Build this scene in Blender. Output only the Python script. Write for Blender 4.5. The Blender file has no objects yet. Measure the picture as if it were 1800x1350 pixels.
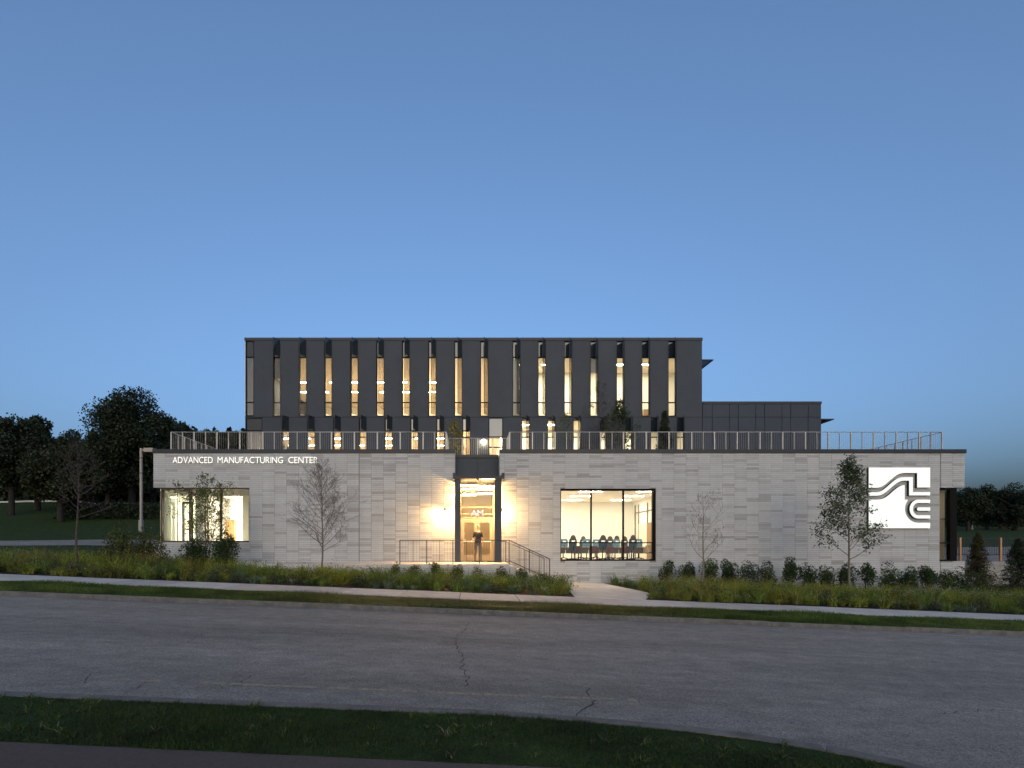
import bpy, bmesh, math, random
import numpy as np
from mathutils import Vector, Matrix

# ------------------------------------------------------------------ camera, sky, sun, exposure
sc = bpy.context.scene
COL = sc.collection
F, VX, VY, CH = 900.0, 832.0, 959.0, 1.63      # focal length and vanishing point (px of an 1800 px wide frame), eye height
cam_d = bpy.data.cameras.new('camera'); cam = bpy.data.objects.new('camera', cam_d); COL.objects.link(cam)
cam.location = (0, 0, CH); cam.rotation_euler = (math.pi / 2, 0, 0)
cam_d.sensor_width = 36.0; cam_d.lens = 36.0 * F / 1800.0
cam_d.shift_x = (900.0 - VX) / 1800.0; cam_d.shift_y = (VY - 675.0) / 1800.0
cam_d.clip_start = 0.1; cam_d.clip_end = 3000
sc.camera = cam

world = bpy.data.worlds.new('World'); sc.world = world; world.use_nodes = True
wn = world.node_tree
sky = wn.nodes.new('ShaderNodeTexSky'); sky.sky_type = 'NISHITA'; sky.sun_disc = False
sky.sun_elevation = math.radians(1.5); sky.sun_rotation = math.radians(178)
sky.ozone_density = 1.2; sky.dust_density = 8.0; sky.air_density = 0.42
wn.links.new(sky.outputs[0], wn.nodes['Background'].inputs[0])
wn.nodes['Background'].inputs[1].default_value = 0.120

sun_d = bpy.data.lights.new('afterglow_sun', 'SUN'); sun_o = bpy.data.objects.new('afterglow_sun', sun_d); COL.objects.link(sun_o)
sun_d.energy = 0.105; sun_d.angle = math.radians(70); sun_d.color = (0.93, 0.97, 1.0)
_az = math.radians(178); _el = math.radians(28)
_dir = Vector((math.sin(_az) * math.cos(_el), math.cos(_az) * math.cos(_el), math.sin(_el)))
sun_o.rotation_euler = _dir.to_track_quat('Z', 'Y').to_euler(); sun_o.location = _dir * 40

sc.view_settings.view_transform = 'Standard'; sc.view_settings.look = 'None'
sc.view_settings.gamma = 1.0; sc.view_settings.use_curve_mapping = False
sc.view_settings.exposure = 3.0
sc.cycles.use_denoising = True
sc.cycles.max_bounces = 8; sc.cycles.diffuse_bounces = 4; sc.cycles.glossy_bounces = 4
sc.cycles.transparent_max_bounces = 24
sc.cycles.sample_clamp_indirect = 6.0

R = random.Random(7)
NR = np.random.default_rng(11)

# ------------------------------------------------------------------ helpers
def PX(px, Y): return (px - VX) * Y / F
def PZ(py, Y): return CH + (VY - py) * Y / F
def smooth(a, b, x):
    t = min(1, max(0, (x - a) / (b - a))); return t * t * (3 - 2 * t)
def gz(X, Y):
    """height of the natural ground"""
    s = max(0.0, Y - 24.0)
    rise = 0.065 * (s - 6 * (1 - math.exp(-s / 6)))
    rise = min(rise, 6.5)
    rise += 0.0012 * min(s, 60.0) ** 2 * (1 - smooth(-22, -6, X))
    t = -0.04 * max(-27.0, min(27.0, X))
    if X > 0: t *= 1 - smooth(27, 60, Y)
    return t + rise
def hit(px, py):
    """ground point under a pixel of the photograph"""
    Y = 4.0
    while Y < 400:
        if PZ(py, Y) <= gz(PX(px, Y), Y): break
        Y += 0.05
    return Vector((PX(px, Y), Y, gz(PX(px, Y), Y)))

def link(o, parent=None):
    COL.objects.link(o)
    if parent is not None: o.parent = parent
    return o
def tag(o, label=None, cat=None, group=None, kind=None):
    if label: o['label'] = label
    if cat: o['category'] = cat
    if group: o['group'] = group
    if kind: o['kind'] = kind
    return o
def thing(name, label, cat, loc=(0, 0, 0), group=None, rz=0.0):
    o = bpy.data.objects.new(name, None); o.empty_display_size = 0.1
    link(o); o.location = loc; o.rotation_euler = (0, 0, rz)
    return tag(o, label, cat, group)
def copy_tree(o, parent=None):
    c = o.copy(); link(c); c.parent = parent
    for ch in o.children: copy_tree(ch, c)
    return c

class MB:
    """collects polygons; build() links them as one mesh object"""
    def __init__(s): s.v = []; s.f = []; s.m = []
    def poly(s, pts, m=0):
        b = len(s.v); s.v += [tuple(p) for p in pts]; s.f.append(tuple(range(b, b + len(pts)))); s.m.append(m)
    def box(s, x0, x1, y0, y1, z0, z1, m=0):
        b = len(s.v)
        s.v += [(x0, y0, z0), (x1, y0, z0), (x1, y1, z0), (x0, y1, z0), (x0, y0, z1), (x1, y0, z1), (x1, y1, z1), (x0, y1, z1)]
        for q in ((0, 3, 2, 1), (4, 5, 6, 7), (0, 1, 5, 4), (1, 2, 6, 5), (2, 3, 7, 6), (3, 0, 4, 7)):
            s.f.append(tuple(b + i for i in q)); s.m.append(m)
        return s
    def bevbox(s, x0, x1, y0, y1, z0, z1, c, m=0):
        """box whose vertical edges facing -y are chamfered and whose top edge is eased"""
        P = [(x0 + c, y0), (x1 - c, y0), (x1, y0 + c), (x1, y1), (x0, y1), (x0, y0 + c)]
        s.prism(P, z0, z1, m); return s
    def prism(s, P, z0, z1, m=0):
        n = len(P); b = len(s.v)
        s.v += [(p[0], p[1], z0) for p in P] + [(p[0], p[1], z1) for p in P]
        s.f.append(tuple(b + i for i in reversed(range(n)))); s.m.append(m)
        s.f.append(tuple(b + n + i for i in range(n))); s.m.append(m)
        for i in range(n):
            j = (i + 1) % n; s.f.append((b + i, b + j, b + n + j, b + n + i)); s.m.append(m)
        return s
    def tube(s, pts, rad, n=6, m=0, cap=True):
        pts = [Vector(p) for p in pts]
        if not hasattr(rad, '__len__'): rad = [rad] * len(pts)
        b = len(s.v); up = Vector((0.13, 0.21, 0.97)).normalized()
        for i, p in enumerate(pts):
            d = (pts[min(i + 1, len(pts) - 1)] - pts[max(i - 1, 0)])
            d = d.normalized() if d.length > 1e-9 else Vector((0, 0, 1))
            a = d.cross(up)
            if a.length < 1e-3: a = d.cross(Vector((1, 0, 0)))
            a.normalize(); c = d.cross(a)
            for k in range(n):
                t = 2 * math.pi * k / n
                s.v.append(tuple(p + (a * math.cos(t) + c * math.sin(t)) * rad[i]))
        for i in range(len(pts) - 1):
            for k in range(n):
                k2 = (k + 1) % n
                s.f.append((b + i * n + k, b + i * n + k2, b + (i + 1) * n + k2, b + (i + 1) * n + k)); s.m.append(m)
        if cap:
            s.f.append(tuple(b + k for k in reversed(range(n)))); s.m.append(m)
            e = b + (len(pts) - 1) * n
            s.f.append(tuple(e + k for k in range(n))); s.m.append(m)
        return s
    def build(s, name, mats, parent=None, smooth_=False, loc=None):
        me = bpy.data.meshes.new(name); me.from_pydata(s.v, [], s.f)
        if not isinstance(mats, (list, tuple)): mats = [mats]
        for mm in mats: me.materials.append(mm)
        if len(mats) > 1: me.polygons.foreach_set('material_index', s.m)
        if smooth_: me.polygons.foreach_set('use_smooth', [True] * len(s.f))
        me.update()
        o = bpy.data.objects.new(name, me); link(o, parent)
        if loc is not None: o.location = loc
        return o

def fast_mesh(name, verts, faces, mat, parent=None, smooth_=False):
    """verts (N,3) float array, faces (M,k) int array"""
    me = bpy.data.meshes.new(name); k = faces.shape[1]
    me.vertices.add(len(verts)); me.vertices.foreach_set('co', np.ascontiguousarray(verts, dtype=np.float32).ravel())
    me.loops.add(faces.size); me.loops.foreach_set('vertex_index', np.ascontiguousarray(faces, dtype=np.int32).ravel())
    me.polygons.add(len(faces))
    me.polygons.foreach_set('loop_start', np.arange(0, faces.size, k, dtype=np.int32))
    me.polygons.foreach_set('loop_total', np.full(len(faces), k, dtype=np.int32))
    if smooth_: me.polygons.foreach_set('use_smooth', np.ones(len(faces), dtype=bool))
    me.materials.append(mat); me.update(calc_edges=True)
    o = bpy.data.objects.new(name, me); link(o, parent); return o

def wall_cells(mb, x0, x1, z0, z1, ya, yb, openings, m=0):
    """wall slab between ya (front) and yb (back) with rectangular openings (xa, xb, za, zb)"""
    xs = sorted({x0, x1} | {v for o in openings for v in o[:2] if x0 < v < x1})
    zs = sorted({z0, z1} | {v for o in openings for v in o[2:] if z0 < v < z1})
    nx, nz = len(xs) - 1, len(zs) - 1
    def solid(i, j):
        if i < 0 or j < 0 or i >= nx or j >= nz: return False
        cx = (xs[i] + xs[i + 1]) / 2; cz = (zs[j] + zs[j + 1]) / 2
        return not any(o[0] < cx < o[1] and o[2] < cz < o[3] for o in openings)
    for i in range(nx):
        for j in range(nz):
            if not solid(i, j): continue
            a, b, c, d = xs[i], xs[i + 1], zs[j], zs[j + 1]
            mb.poly([(a, ya, c), (b, ya, c), (b, ya, d), (a, ya, d)], m)
            mb.poly([(b, yb, c), (a, yb, c), (a, yb, d), (b, yb, d)], m)
            if not solid(i - 1, j): mb.poly([(a, yb, c), (a, ya, c), (a, ya, d), (a, yb, d)], m)
            if not solid(i + 1, j): mb.poly([(b, ya, c), (b, yb, c), (b, yb, d), (b, ya, d)], m)
            if not solid(i, j - 1): mb.poly([(a, yb, c), (b, yb, c), (b, ya, c), (a, ya, c)], m)
            if not solid(i, j + 1): mb.poly([(a, ya, d), (b, ya, d), (b, yb, d), (a, yb, d)], m)

def room(mb, x0, x1, y0, y1, z0, z1, mw=0, mf=1, mc=2, front=False):
    """inward-facing shell of a room (open to the front unless front)"""
    mb.poly([(x0, y0, z0), (x1, y0, z0), (x1, y1, z0), (x0, y1, z0)], mf)
    mb.poly([(x0, y1, z1), (x1, y1, z1), (x1, y0, z1), (x0, y0, z1)], mc)
    mb.poly([(x0, y1, z0), (x1, y1, z0), (x1, y1, z1), (x0, y1, z1)], mw)
    mb.poly([(x0, y0, z0), (x0, y1, z0), (x0, y1, z1), (x0, y0, z1)], mw)
    mb.poly([(x1, y1, z0), (x1, y0, z0), (x1, y0, z1), (x1, y1, z1)], mw)

# ------------------------------------------------------------------ materials
MATS = {}
def mat(name, col, rough=0.7, metal=0.0, var=0.0, scale=6.0, bump=0.0, bscale=None, col2=None, stretch=(1, 1, 1), spec=0.5, streak=0.0, detail=6.0):
    m = bpy.data.materials.new(name); m.use_nodes = True; nt = m.node_tree; L = nt.links
    b = nt.nodes['Principled BSDF']
    b.inputs['Roughness'].default_value = rough; b.inputs['Metallic'].default_value = metal
    b.inputs['Specular IOR Level'].default_value = spec
    b.inputs['Base Color'].default_value = (*col, 1)
    MATS[name] = m
    if var or bump or col2:
        g = nt.nodes.new('ShaderNodeNewGeometry'); mp = nt.nodes.new('ShaderNodeMapping')
        mp.inputs['Scale'].default_value = stretch
        L.new(g.outputs['Position'], mp.inputs['Vector'])
        n = nt.nodes.new('ShaderNodeTexNoise'); n.inputs['Scale'].default_value = scale; n.inputs['Detail'].default_value = detail
        n.inputs['Roughness'].default_value = 0.65
        L.new(mp.outputs[0], n.inputs['Vector'])
        if col2 is None: col2 = tuple(c * (1 - var) for c in col)
        c1 = tuple(min(1, c * (1 + var)) for c in col)
        r = nt.nodes.new('ShaderNodeValToRGB')
        r.color_ramp.elements[0].position = 0.32; r.color_ramp.elements[1].position = 0.68
        r.color_ramp.elements[0].color = (*col2, 1); r.color_ramp.elements[1].color = (*c1, 1)
        L.new(n.outputs['Fac'], r.inputs['Fac']); L.new(r.outputs[0], b.inputs['Base Color'])
        if streak:                                     # rain streaks: noise drawn out downwards
            m2 = nt.nodes.new('ShaderNodeMapping'); m2.inputs['Scale'].default_value = (1.6, 1.6, .12); L.new(g.outputs['Position'], m2.inputs['Vector'])
            n3 = nt.nodes.new('ShaderNodeTexNoise'); n3.inputs['Scale'].default_value = 1.5; n3.inputs['Detail'].default_value = 5; L.new(m2.outputs[0], n3.inputs['Vector'])
            mr = nt.nodes.new('ShaderNodeMapRange'); mr.inputs['From Min'].default_value = .35; mr.inputs['From Max'].default_value = .65; mr.inputs['To Min'].default_value = 1 - streak; mr.inputs['To Max'].default_value = 1 + streak * .3; L.new(n3.outputs['Fac'], mr.inputs['Value'])
            vm = nt.nodes.new('ShaderNodeVectorMath'); vm.operation = 'SCALE'; L.new(r.outputs[0], vm.inputs[0]); L.new(mr.outputs[0], vm.inputs['Scale']); L.new(vm.outputs[0], b.inputs['Base Color'])
        if bump:
            n2 = nt.nodes.new('ShaderNodeTexNoise'); n2.inputs['Scale'].default_value = bscale or scale * 4; n2.inputs['Detail'].default_value = 4
            L.new(mp.outputs[0], n2.inputs['Vector'])
            bp = nt.nodes.new('ShaderNodeBump'); bp.inputs['Strength'].default_value = bump; bp.inputs['Distance'].default_value = 0.02
            L.new(n2.outputs['Fac'], bp.inputs['Height']); L.new(bp.outputs[0], b.inputs['Normal'])
    return m
def leafmat(name, c1, c2, c3=None, trans=0.25, rough=0.6, nscale=1.4):
    """leaf: colour differs from leaf to leaf, light shines through a little"""
    m = bpy.data.materials.new(name); m.use_nodes = True; nt = m.node_tree; L = nt.links; nt.nodes.clear()
    out = nt.nodes.new('ShaderNodeOutputMaterial'); g = nt.nodes.new('ShaderNodeNewGeometry')
    r = nt.nodes.new('ShaderNodeValToRGB'); e = r.color_ramp.elements
    e[0].color = (*c1, 1); e[1].color = (*c2, 1)
    if c3: x = e.new(0.85); x.color = (*c2, 1); e[2].position = 1.0; e[2].color = (*c3, 1)
    L.new(g.outputs['Random Per Island'], r.inputs['Fac'])
    d = nt.nodes.new('ShaderNodeBsdfPrincipled'); d.inputs['Roughness'].default_value = rough; d.inputs['Specular IOR Level'].default_value = 0.3
    t = nt.nodes.new('ShaderNodeBsdfTranslucent'); mx = nt.nodes.new('ShaderNodeMixShader'); mx.inputs[0].default_value = trans
    n = nt.nodes.new('ShaderNodeTexNoise'); n.inputs['Scale'].default_value = nscale; n.inputs['Detail'].default_value = 3; L.new(g.outputs['Position'], n.inputs['Vector'])
    mr = nt.nodes.new('ShaderNodeMapRange'); mr.inputs['From Min'].default_value = .32; mr.inputs['From Max'].default_value = .68; mr.inputs['To Min'].default_value = .5; mr.inputs['To Max'].default_value = 1.3; L.new(n.outputs['Fac'], mr.inputs['Value'])
    mm = nt.nodes.new('ShaderNodeVectorMath'); mm.operation = 'SCALE'; L.new(r.outputs[0], mm.inputs[0]); L.new(mr.outputs[0], mm.inputs['Scale'])
    L.new(mm.outputs[0], d.inputs['Base Color']); L.new(mm.outputs[0], t.inputs[0])
    L.new(d.outputs[0], mx.inputs[1]); L.new(t.outputs[0], mx.inputs[2]); L.new(mx.outputs[0], out.inputs[0])
    MATS[name] = m; return m
def emit(name, col, s):
    m = bpy.data.materials.new(name); m.use_nodes = True; nt = m.node_tree; nt.nodes.clear()
    o = nt.nodes.new('ShaderNodeOutputMaterial'); e = nt.nodes.new('ShaderNodeEmission')
    e.inputs[0].default_value = (*col, 1); e.inputs[1].default_value = s * 0.354
    nt.links.new(e.outputs[0], o.inputs[0]); MATS[name] = m; return m
def glass(name, tint=(0.9, 0.93, 0.92), refl=1.0, ior=1.5):
    m = bpy.data.materials.new(name); m.use_nodes = True; nt = m.node_tree; L = nt.links; nt.nodes.clear()
    o = nt.nodes.new('ShaderNodeOutputMaterial'); t = nt.nodes.new('ShaderNodeBsdfTransparent'); t.inputs[0].default_value = (*tint, 1)
    g = nt.nodes.new('ShaderNodeBsdfGlossy'); g.inputs['Roughness'].default_value = 0.02; g.inputs[0].default_value = (refl, refl, refl, 1)
    f = nt.nodes.new('ShaderNodeFresnel'); f.inputs[0].default_value = ior
    mx = nt.nodes.new('ShaderNodeMixShader'); ge = nt.nodes.new('ShaderNodeNewGeometry')
    one = nt.nodes.new('ShaderNodeMath'); one.operation = 'SUBTRACT'; one.inputs[0].default_value = 1.0; L.new(ge.outputs['Backfacing'], one.inputs[1])
    mu = nt.nodes.new('ShaderNodeMath'); mu.operation = 'MULTIPLY'; L.new(f.outputs[0], mu.inputs[0]); L.new(one.outputs[0], mu.inputs[1])
    L.new(mu.outputs[0], mx.inputs[0]); L.new(t.outputs[0], mx.inputs[1]); L.new(g.outputs[0], mx.inputs[2]); L.new(mx.outputs[0], o.inputs[0])
    MATS[name] = m; return m

STONE = [mat('limestone_%d' % i, c, 0.85, var=0.10, scale=9, stretch=(0.5, 0.5, 5), bump=0.15, bscale=60, streak=.05)
         for i, c in enumerate([(.420, .436, .445), (.405, .419, .427), (.388, .400, .405), (.358, .367, .370), (.322, .328, .329), (.292, .295, .294)])]
M_joint = mat('mortar_joint', (.20, .19, .18), 0.95)
M_coping = mat('dark_coping_metal', (.018, .021, .027), 0.5, 0.0, var=.1, scale=2, spec=.35)
M_panel = mat('charcoal_metal_panel', (.034, .044, .060), 0.6, 0.0, var=.10, scale=0.7, spec=.3)
M_panelB = mat('graphite_metal_panel', (.031, .041, .058), 0.6, 0.0, var=.10, scale=0.7, spec=.3)
M_seam = mat('panel_seam_black', (.012, .013, .016), 0.8)
M_black = mat('black_window_frame', (.006, .0056, .0056), 0.7, spec=.1)
M_bronze = mat('bronze_frame', (.05, .035, .025), 0.45, 0.3)
M_glass = glass('clear_window_glass')
M_dark_glass = glass('unlit_room_glass', (.16, .17, .19), 1.0, 1.6)  # dark tint stands for the unlit room behind the corner glass
M_fin = glass('grey_fin_glass', (.70, .68, .66), 0.9, 1.5)
M_spand = mat('spandrel_glass', (.022, .03, .038), 0.06, 0.0, spec=0.9)
M_cornerp = mat('dark_corner_panel', (.014, .019, .026), .35, spec=.3)
M_galv = mat('galvanised_rail', (.42, .41, .39), 0.5, 0.3, var=.1, scale=8)
M_rail_dark = mat('dark_steel_rail', (.05, .05, .055), 0.45, 0.6)
M_conc = mat('pale_concrete', (.40, .385, .365), 0.9, var=.13, scale=1.6, bump=.12, bscale=90, spec=.15)
M_conc2 = mat('weathered_kerb_concrete', (.24, .235, .225), 0.9, var=.22, scale=3, bump=.2, bscale=70)
M_slab = mat('porch_slab_concrete', (.46, .44, .42), 0.85, var=.08, scale=3)
M_white = mat('white_interior_paint', (.80, .775, .72), 0.8)
M_cream = mat('cream_interior_paint', (.76, .69, .57), 0.8)
M_tanceil = mat('tan_slatted_ceiling', (.62, .53, .42), 0.7, var=.18, scale=30, stretch=(1, .05, 1))
M_tan_lin = mat('tan_entrance_panel', (.36, .26, .155), .7, var=.06, scale=3)
M_floor = mat('pale_floor', (.45, .36, .24), 0.35, var=.06, scale=3)
M_wood = mat('oak_veneer', (.28, .17, .08), 0.5, var=.2, scale=5, stretch=(4, 4, .4))
M_doorb = mat('tan_door_frame', (.22, .185, .14), 0.45, 0.3)
M_bark = mat('young_bark', (.050, .042, .036), 0.9, var=.3, scale=20)
M_barkp = mat('pale_bark', (.135, .118, .10), 0.9, var=.25, scale=20)
M_twig = mat('grey_twig_bark', (.105, .096, .088), 0.9, var=.25, scale=20)
M_barkd = mat('dark_bark', (.014, .012, .010), 0.95, var=.3, scale=10)
WARM = (1.0, 0.80, 0.52); NEUT = (1.0, 0.88, 0.70)
E_class = emit('classroom_light_panel', (1.0, .87, .68), 54)
E_lobby = emit('lobby_light_panel', (1.0, .88, .67), 260)
E_up = emit('upper_linear_light', (1.0, .89, .70), 230)
E_upR = emit('upper_room_light', (1.0, .85, .60), 110)
E_porch = emit('porch_linear_light', (1.0, .68, .32), 40)
E_canopy = emit('canopy_linear_light', (1.0, .58, .22), 820)
E_sconce = emit('sconce_lamp', (1.0, .58, .22), 1500)
E_sconce2 = emit('sconce_lamp_right', (1.0, .58, .22), 1150)
E_sign = emit('sign_face_white', (.98, 1.0, .95), 0.37)
E_letter = emit('letter_face_white', (1.0, .97, .88), 0.46)
E_vest = emit('vestibule_light', (1.0, .74, .40), 40)
E_terr = emit('terrace_lamp_glass', (1.0, .76, .42), 420)
E_dim = emit('dim_shelf_light', (1.0, .72, .40), 14.0)

# ------------------------------------------------------------------ ground, road, pavement
def sheet(name, P, dz, mt, kind='structure', thick=0.0, cell=1.0, parent=None):
    """ground-hugging sheet over a polygon P [(x, y)], dz above the natural ground; thick adds side skirts"""
    bm = bmesh.new(); vs = [bm.verts.new((x, y, 0)) for x, y in P]; bm.faces.new(vs)
    bmesh.ops.triangulate(bm, faces=bm.faces[:])
    if cell:
        for _ in range(12):
            es = [e for e in bm.edges if e.calc_length() > cell]
            if not es or len(bm.faces) > 40000: break
            bmesh.ops.subdivide_edges(bm, edges=es, cuts=1); bmesh.ops.triangulate(bm, faces=bm.faces[:])
    if thick:
        r = bmesh.ops.extrude_edge_only(bm, edges=[e for e in bm.edges if e.is_boundary])
        low = {v for v in r['geom'] if isinstance(v, bmesh.types.BMVert)}
    else: low = set()
    for v in bm.verts: v.co.z = gz(v.co.x, v.co.y) + dz - (thick if v in low else 0)
    bmesh.ops.recalc_face_normals(bm, faces=bm.faces[:])
    me = bpy.data.meshes.new(name); bm.to_mesh(me); bm.free(); me.materials.append(mt)
    if sum(p.normal.z for p in me.polygons) < 0: me.flip_normals()
    o = bpy.data.objects.new(name, me); link(o, parent)
    if kind and parent is None: o['kind'] = kind
    return o

M_lawn = mat('lawn_soil', (.028, .045, .014), 0.95, var=.35, scale=2.2, col2=(.018, .028, .010), detail=8, spec=.05)
M_mulch = mat('dark_mulch', (.030, .022, .017), 0.95, var=.5, scale=30, bump=.6, bscale=40, spec=.1)
M_path2 = mat('brown_asphalt_path', (.050, .040, .036), 0.95, var=.25, scale=40, bump=.4, bscale=120)

def asphalt():
    m = mat('worn_asphalt', (.115, .113, .112), 0.95, spec=.15); nt = m.node_tree; L = nt.links; b = nt.nodes['Principled BSDF']
    g = nt.nodes.new('ShaderNodeNewGeometry')
    def noise(sc_, det, st=(1, 1, 1)):
        mp = nt.nodes.new('ShaderNodeMapping'); mp.inputs['Scale'].default_value = st; L.new(g.outputs['Position'], mp.inputs['Vector'])
        n = nt.nodes.new('ShaderNodeTexNoise'); n.inputs['Scale'].default_value = sc_; n.inputs['Detail'].default_value = det; L.new(mp.outputs[0], n.inputs['Vector']); return n
    def ramp(src, p0, c0, p1, c1):
        r = nt.nodes.new('ShaderNodeValToRGB'); e = r.color_ramp.elements
        e[0].position = p0; e[0].color = (c0, c0, c0, 1); e[1].position = p1; e[1].color = (c1, c1, c1, 1); L.new(src, r.inputs['Fac']); return r
    v = nt.nodes.new('ShaderNodeTexVoronoi'); v.inputs['Scale'].default_value = 85; L.new(g.outputs['Position'], v.inputs['Vector'])
    agg = nt.nodes.new('ShaderNodeSeparateColor'); L.new(v.outputs['Color'], agg.inputs[0])
    ra = ramp(agg.outputs[0], 0.0, 0.6, 1.0, 1.45)
    big = ramp(noise(0.9, 6, (0.12, 1, 1)).outputs['Fac'], 0.3, 0.78, 0.7, 1.14)
    mid = ramp(noise(5, 5, (0.5, 1, 1)).outputs['Fac'], 0.3, 0.82, 0.7, 1.15)
    def mul(a, c):
        x = nt.nodes.new('ShaderNodeMix'); x.data_type = 'RGBA'; x.blend_type = 'MULTIPLY'; x.inputs['Factor'].default_value = 1
        L.new(a, x.inputs['A']); L.new(c, x.inputs['B']); return x.outputs['Result']
    base = nt.nodes.new('ShaderNodeRGB'); base.outputs[0].default_value = (.190, .180, .165, 1)
    c = mul(mul(mul(base.outputs[0], ra.outputs[0]), big.outputs[0]), mid.outputs[0])
    L.new(c, b.inputs['Base Color'])
    bp = nt.nodes.new('ShaderNodeBump'); bp.inputs['Strength'].default_value = .5; bp.inputs['Distance'].default_value = .01
    L.new(v.outputs['Distance'], bp.inputs['Height']); L.new(bp.outputs[0], b.inputs['Normal'])
    return m
M_asph = asphalt()

# ground: one sheet to the horizon; it lies under road level in front of the far kerb
def ground():
    xs = [-900, -500, -300, -200, -140, -100, -80] + list(np.arange(-66, 67, 3.0)) + [80, 100, 140, 200, 300, 500, 900]
    ys = [-60, -20, 0, 6, 12.97, 12.99] + list(np.arange(14, 30, 2.0)) + list(np.arange(30, 80, 4.0)) + [90, 105, 125, 150, 200, 300, 500, 900, 1500]
    v = []
    for y in ys:
        for x in xs: v.append((x, y, gz(x, y) - (0.35 if y < 12.98 else 0.0)))
    n = len(xs); f = [(j * n + i, j * n + i + 1, (j + 1) * n + i + 1, (j + 1) * n + i) for j in range(len(ys) - 1) for i in range(n - 1)]
    o = fast_mesh('ground', np.array(v), np.array(f), M_lawn, smooth_=True); o['kind'] = 'structure'
ground()
NEARK = [(-60, 4.92), (-20, 4.92), (-8, 4.92), (0.2, 4.92), (1.17, 4.82), (1.93, 4.70), (2.5, 4.55), (2.99, 4.34), (3.4, 4.08), (3.72, 3.7), (3.9, 3.2), (4.0, 2.4), (4.0, -10)]
def offset(P, d):
    out = []
    for i, p in enumerate(P):
        a = Vector(P[max(i - 1, 0)]); b = Vector(P[min(i + 1, len(P) - 1)]); t = (b - a).normalized()
        out.append((p[0] - t.y * d, p[1] + t.x * d))
    return out
sheet('road', [(-70, -10), (70, -10), (70, 12.85), (-70, 12.85)], -0.10, M_asph, cell=3)
road = bpy.data.objects['road']
verge = NEARK + [(-60, -10)]
sheet('lawn_verge', verge, 0.0, M_lawn, thick=0.3, cell=1.2)
sheet('asphalt_path', [(-60, -9.9), (3.6, -9.9), (3.6, 3.74), (-2, 3.83), (-8, 3.92), (-60, 4.2)], 0.012, M_path2, thick=0.0, cell=1.2)

M_kerb = mat('grimy_kerb', (.100, .096, .090), 0.95, var=.35, scale=5, bump=.25, bscale=60)
def kerb_run(name, line, w, z_top, drop, mt, seg=3.0):
    """kerb as a row of cast lengths with joints"""
    root = bpy.data.objects.new(name, None); link(root); root['kind'] = 'structure'
    pts = [Vector((p[0], p[1])) for p in line]
    dense = [pts[0]]
    for a, b in zip(pts, pts[1:]):
        n = max(1, int((b - a).length / 0.5))
        dense += [a.lerp(b, (i + 1) / n) for i in range(n)]
    acc = 0; cur = [dense[0]]
    segs = []
    for p in dense[1:]:
        acc += (p - cur[-1]).length; cur.append(p)
        if acc > seg: segs.append(cur); cur = [p]; acc = 0
    if len(cur) > 1: segs.append(cur)
    for s in segs:
        d0 = (s[1] - s[0]).normalized(); d1 = (s[-1] - s[-2]).normalized()
        s = [s[0] + d0 * .006] + s[1:-1] + [s[-1] - d1 * .006]
        o_ = offset([(p.x, p.y) for p in s], w)
        mb = MB(); n = len(s); jz = R.uniform(-.006, .006)
        prof = []
        for p, q in zip(s, o_):
            c = (0.82 * q[0] + .18 * p.x, .82 * q[1] + .18 * p.y)
            zt = gz(p.x, p.y) + z_top + jz
            prof.append([(p.x, p.y, zt - drop - .2), (p.x, p.y, zt), (*c, zt), (q[0], q[1], zt - .025), (q[0], q[1], zt - drop - .2)])
        for i in range(n - 1):
            for k in range(4): mb.poly([prof[i][k], prof[i + 1][k], prof[i + 1][k + 1], prof[i][k + 1]])
        for e, rev in ((0, True), (n - 1, False)):
            mb.poly(prof[e] if rev else prof[e][::-1])
        mb.build('kerb_stone', mt, root)
    return root
kerb_run('kerb_far', [(-62, 13.05), (62, 13.05)], -0.16, 0.004, 0.12, M_kerb, 3.0)
kerb_run('kerb_near', NEARK[1:], 0.17, 0.01, 0.12, M_kerb, 2.4)

# pavement slabs
SLABS = [M_conc] + [mat('sidewalk_concrete_%d' % i, c, 0.9, var=.16, scale=2.3, bump=.12, bscale=90, spec=.15) for i, c in enumerate([(.37, .352, .33), (.345, .33, .31), (.41, .395, .37)])]
pav = bpy.data.objects.new('sidewalk', None); link(pav); pav['kind'] = 'structure'
x = -48.0
while x < 50:
    w = 1.83
    mb = MB(); a, b = x + .010, x + w - .010; zz = .025 + R.uniform(-.004, .004)
    y0, y1 = 15.36, 17.38
    P = [(a, y0), (b, y0), (b, y1), (a, y1)]
    top = [(p[0], p[1], gz(*p) + zz) for p in P]; bot = [(p[0], p[1], gz(*p) - .1) for p in P]
    mb.poly(top)
    for i in range(4): mb.poly([bot[i], bot[(i + 1) % 4], top[(i + 1) % 4], top[i]])
    mb.build('paving_slab', R.choice(SLABS), pav); x += w
sheet('sidewalk_joint_bed', [(-48, 15.38), (50, 15.38), (50, 17.36), (-48, 17.36)], .008, M_mulch, cell=6, parent=pav)

# entrance path from the sidewalk to the wall and the steps
p0 = [hit(q[0], q[1]) for q in ((1012, 1051), (1136, 1056))]
PATH = [(p0[0].x, 17.40), (p0[1].x, 17.40), (7.05, 20.2), (6.35, 25.28), (4.1, 25.28), (3.95, 22.0)]
sheet('entrance_path', PATH, 0.03, M_conc, thick=.1, cell=1.5)
# planting beds
sheet('planting_bed_left', [(-45, 17.40), (p0[0].x - .02, 17.40), (3.93, 22.0), (4.08, 25.3), (-16.5, 25.3), (-22, 23.0), (-45, 20.5)], .012, M_mulch, cell=1.5)
sheet('planting_bed_right', [(p0[1].x + .02, 17.40), (48, 17.40), (48, 25.5), (30, 29), (25, 29), (24.4, 25.3), (6.38, 25.3), (7.08, 20.2)], .012, M_mulch, cell=1.5)
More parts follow.
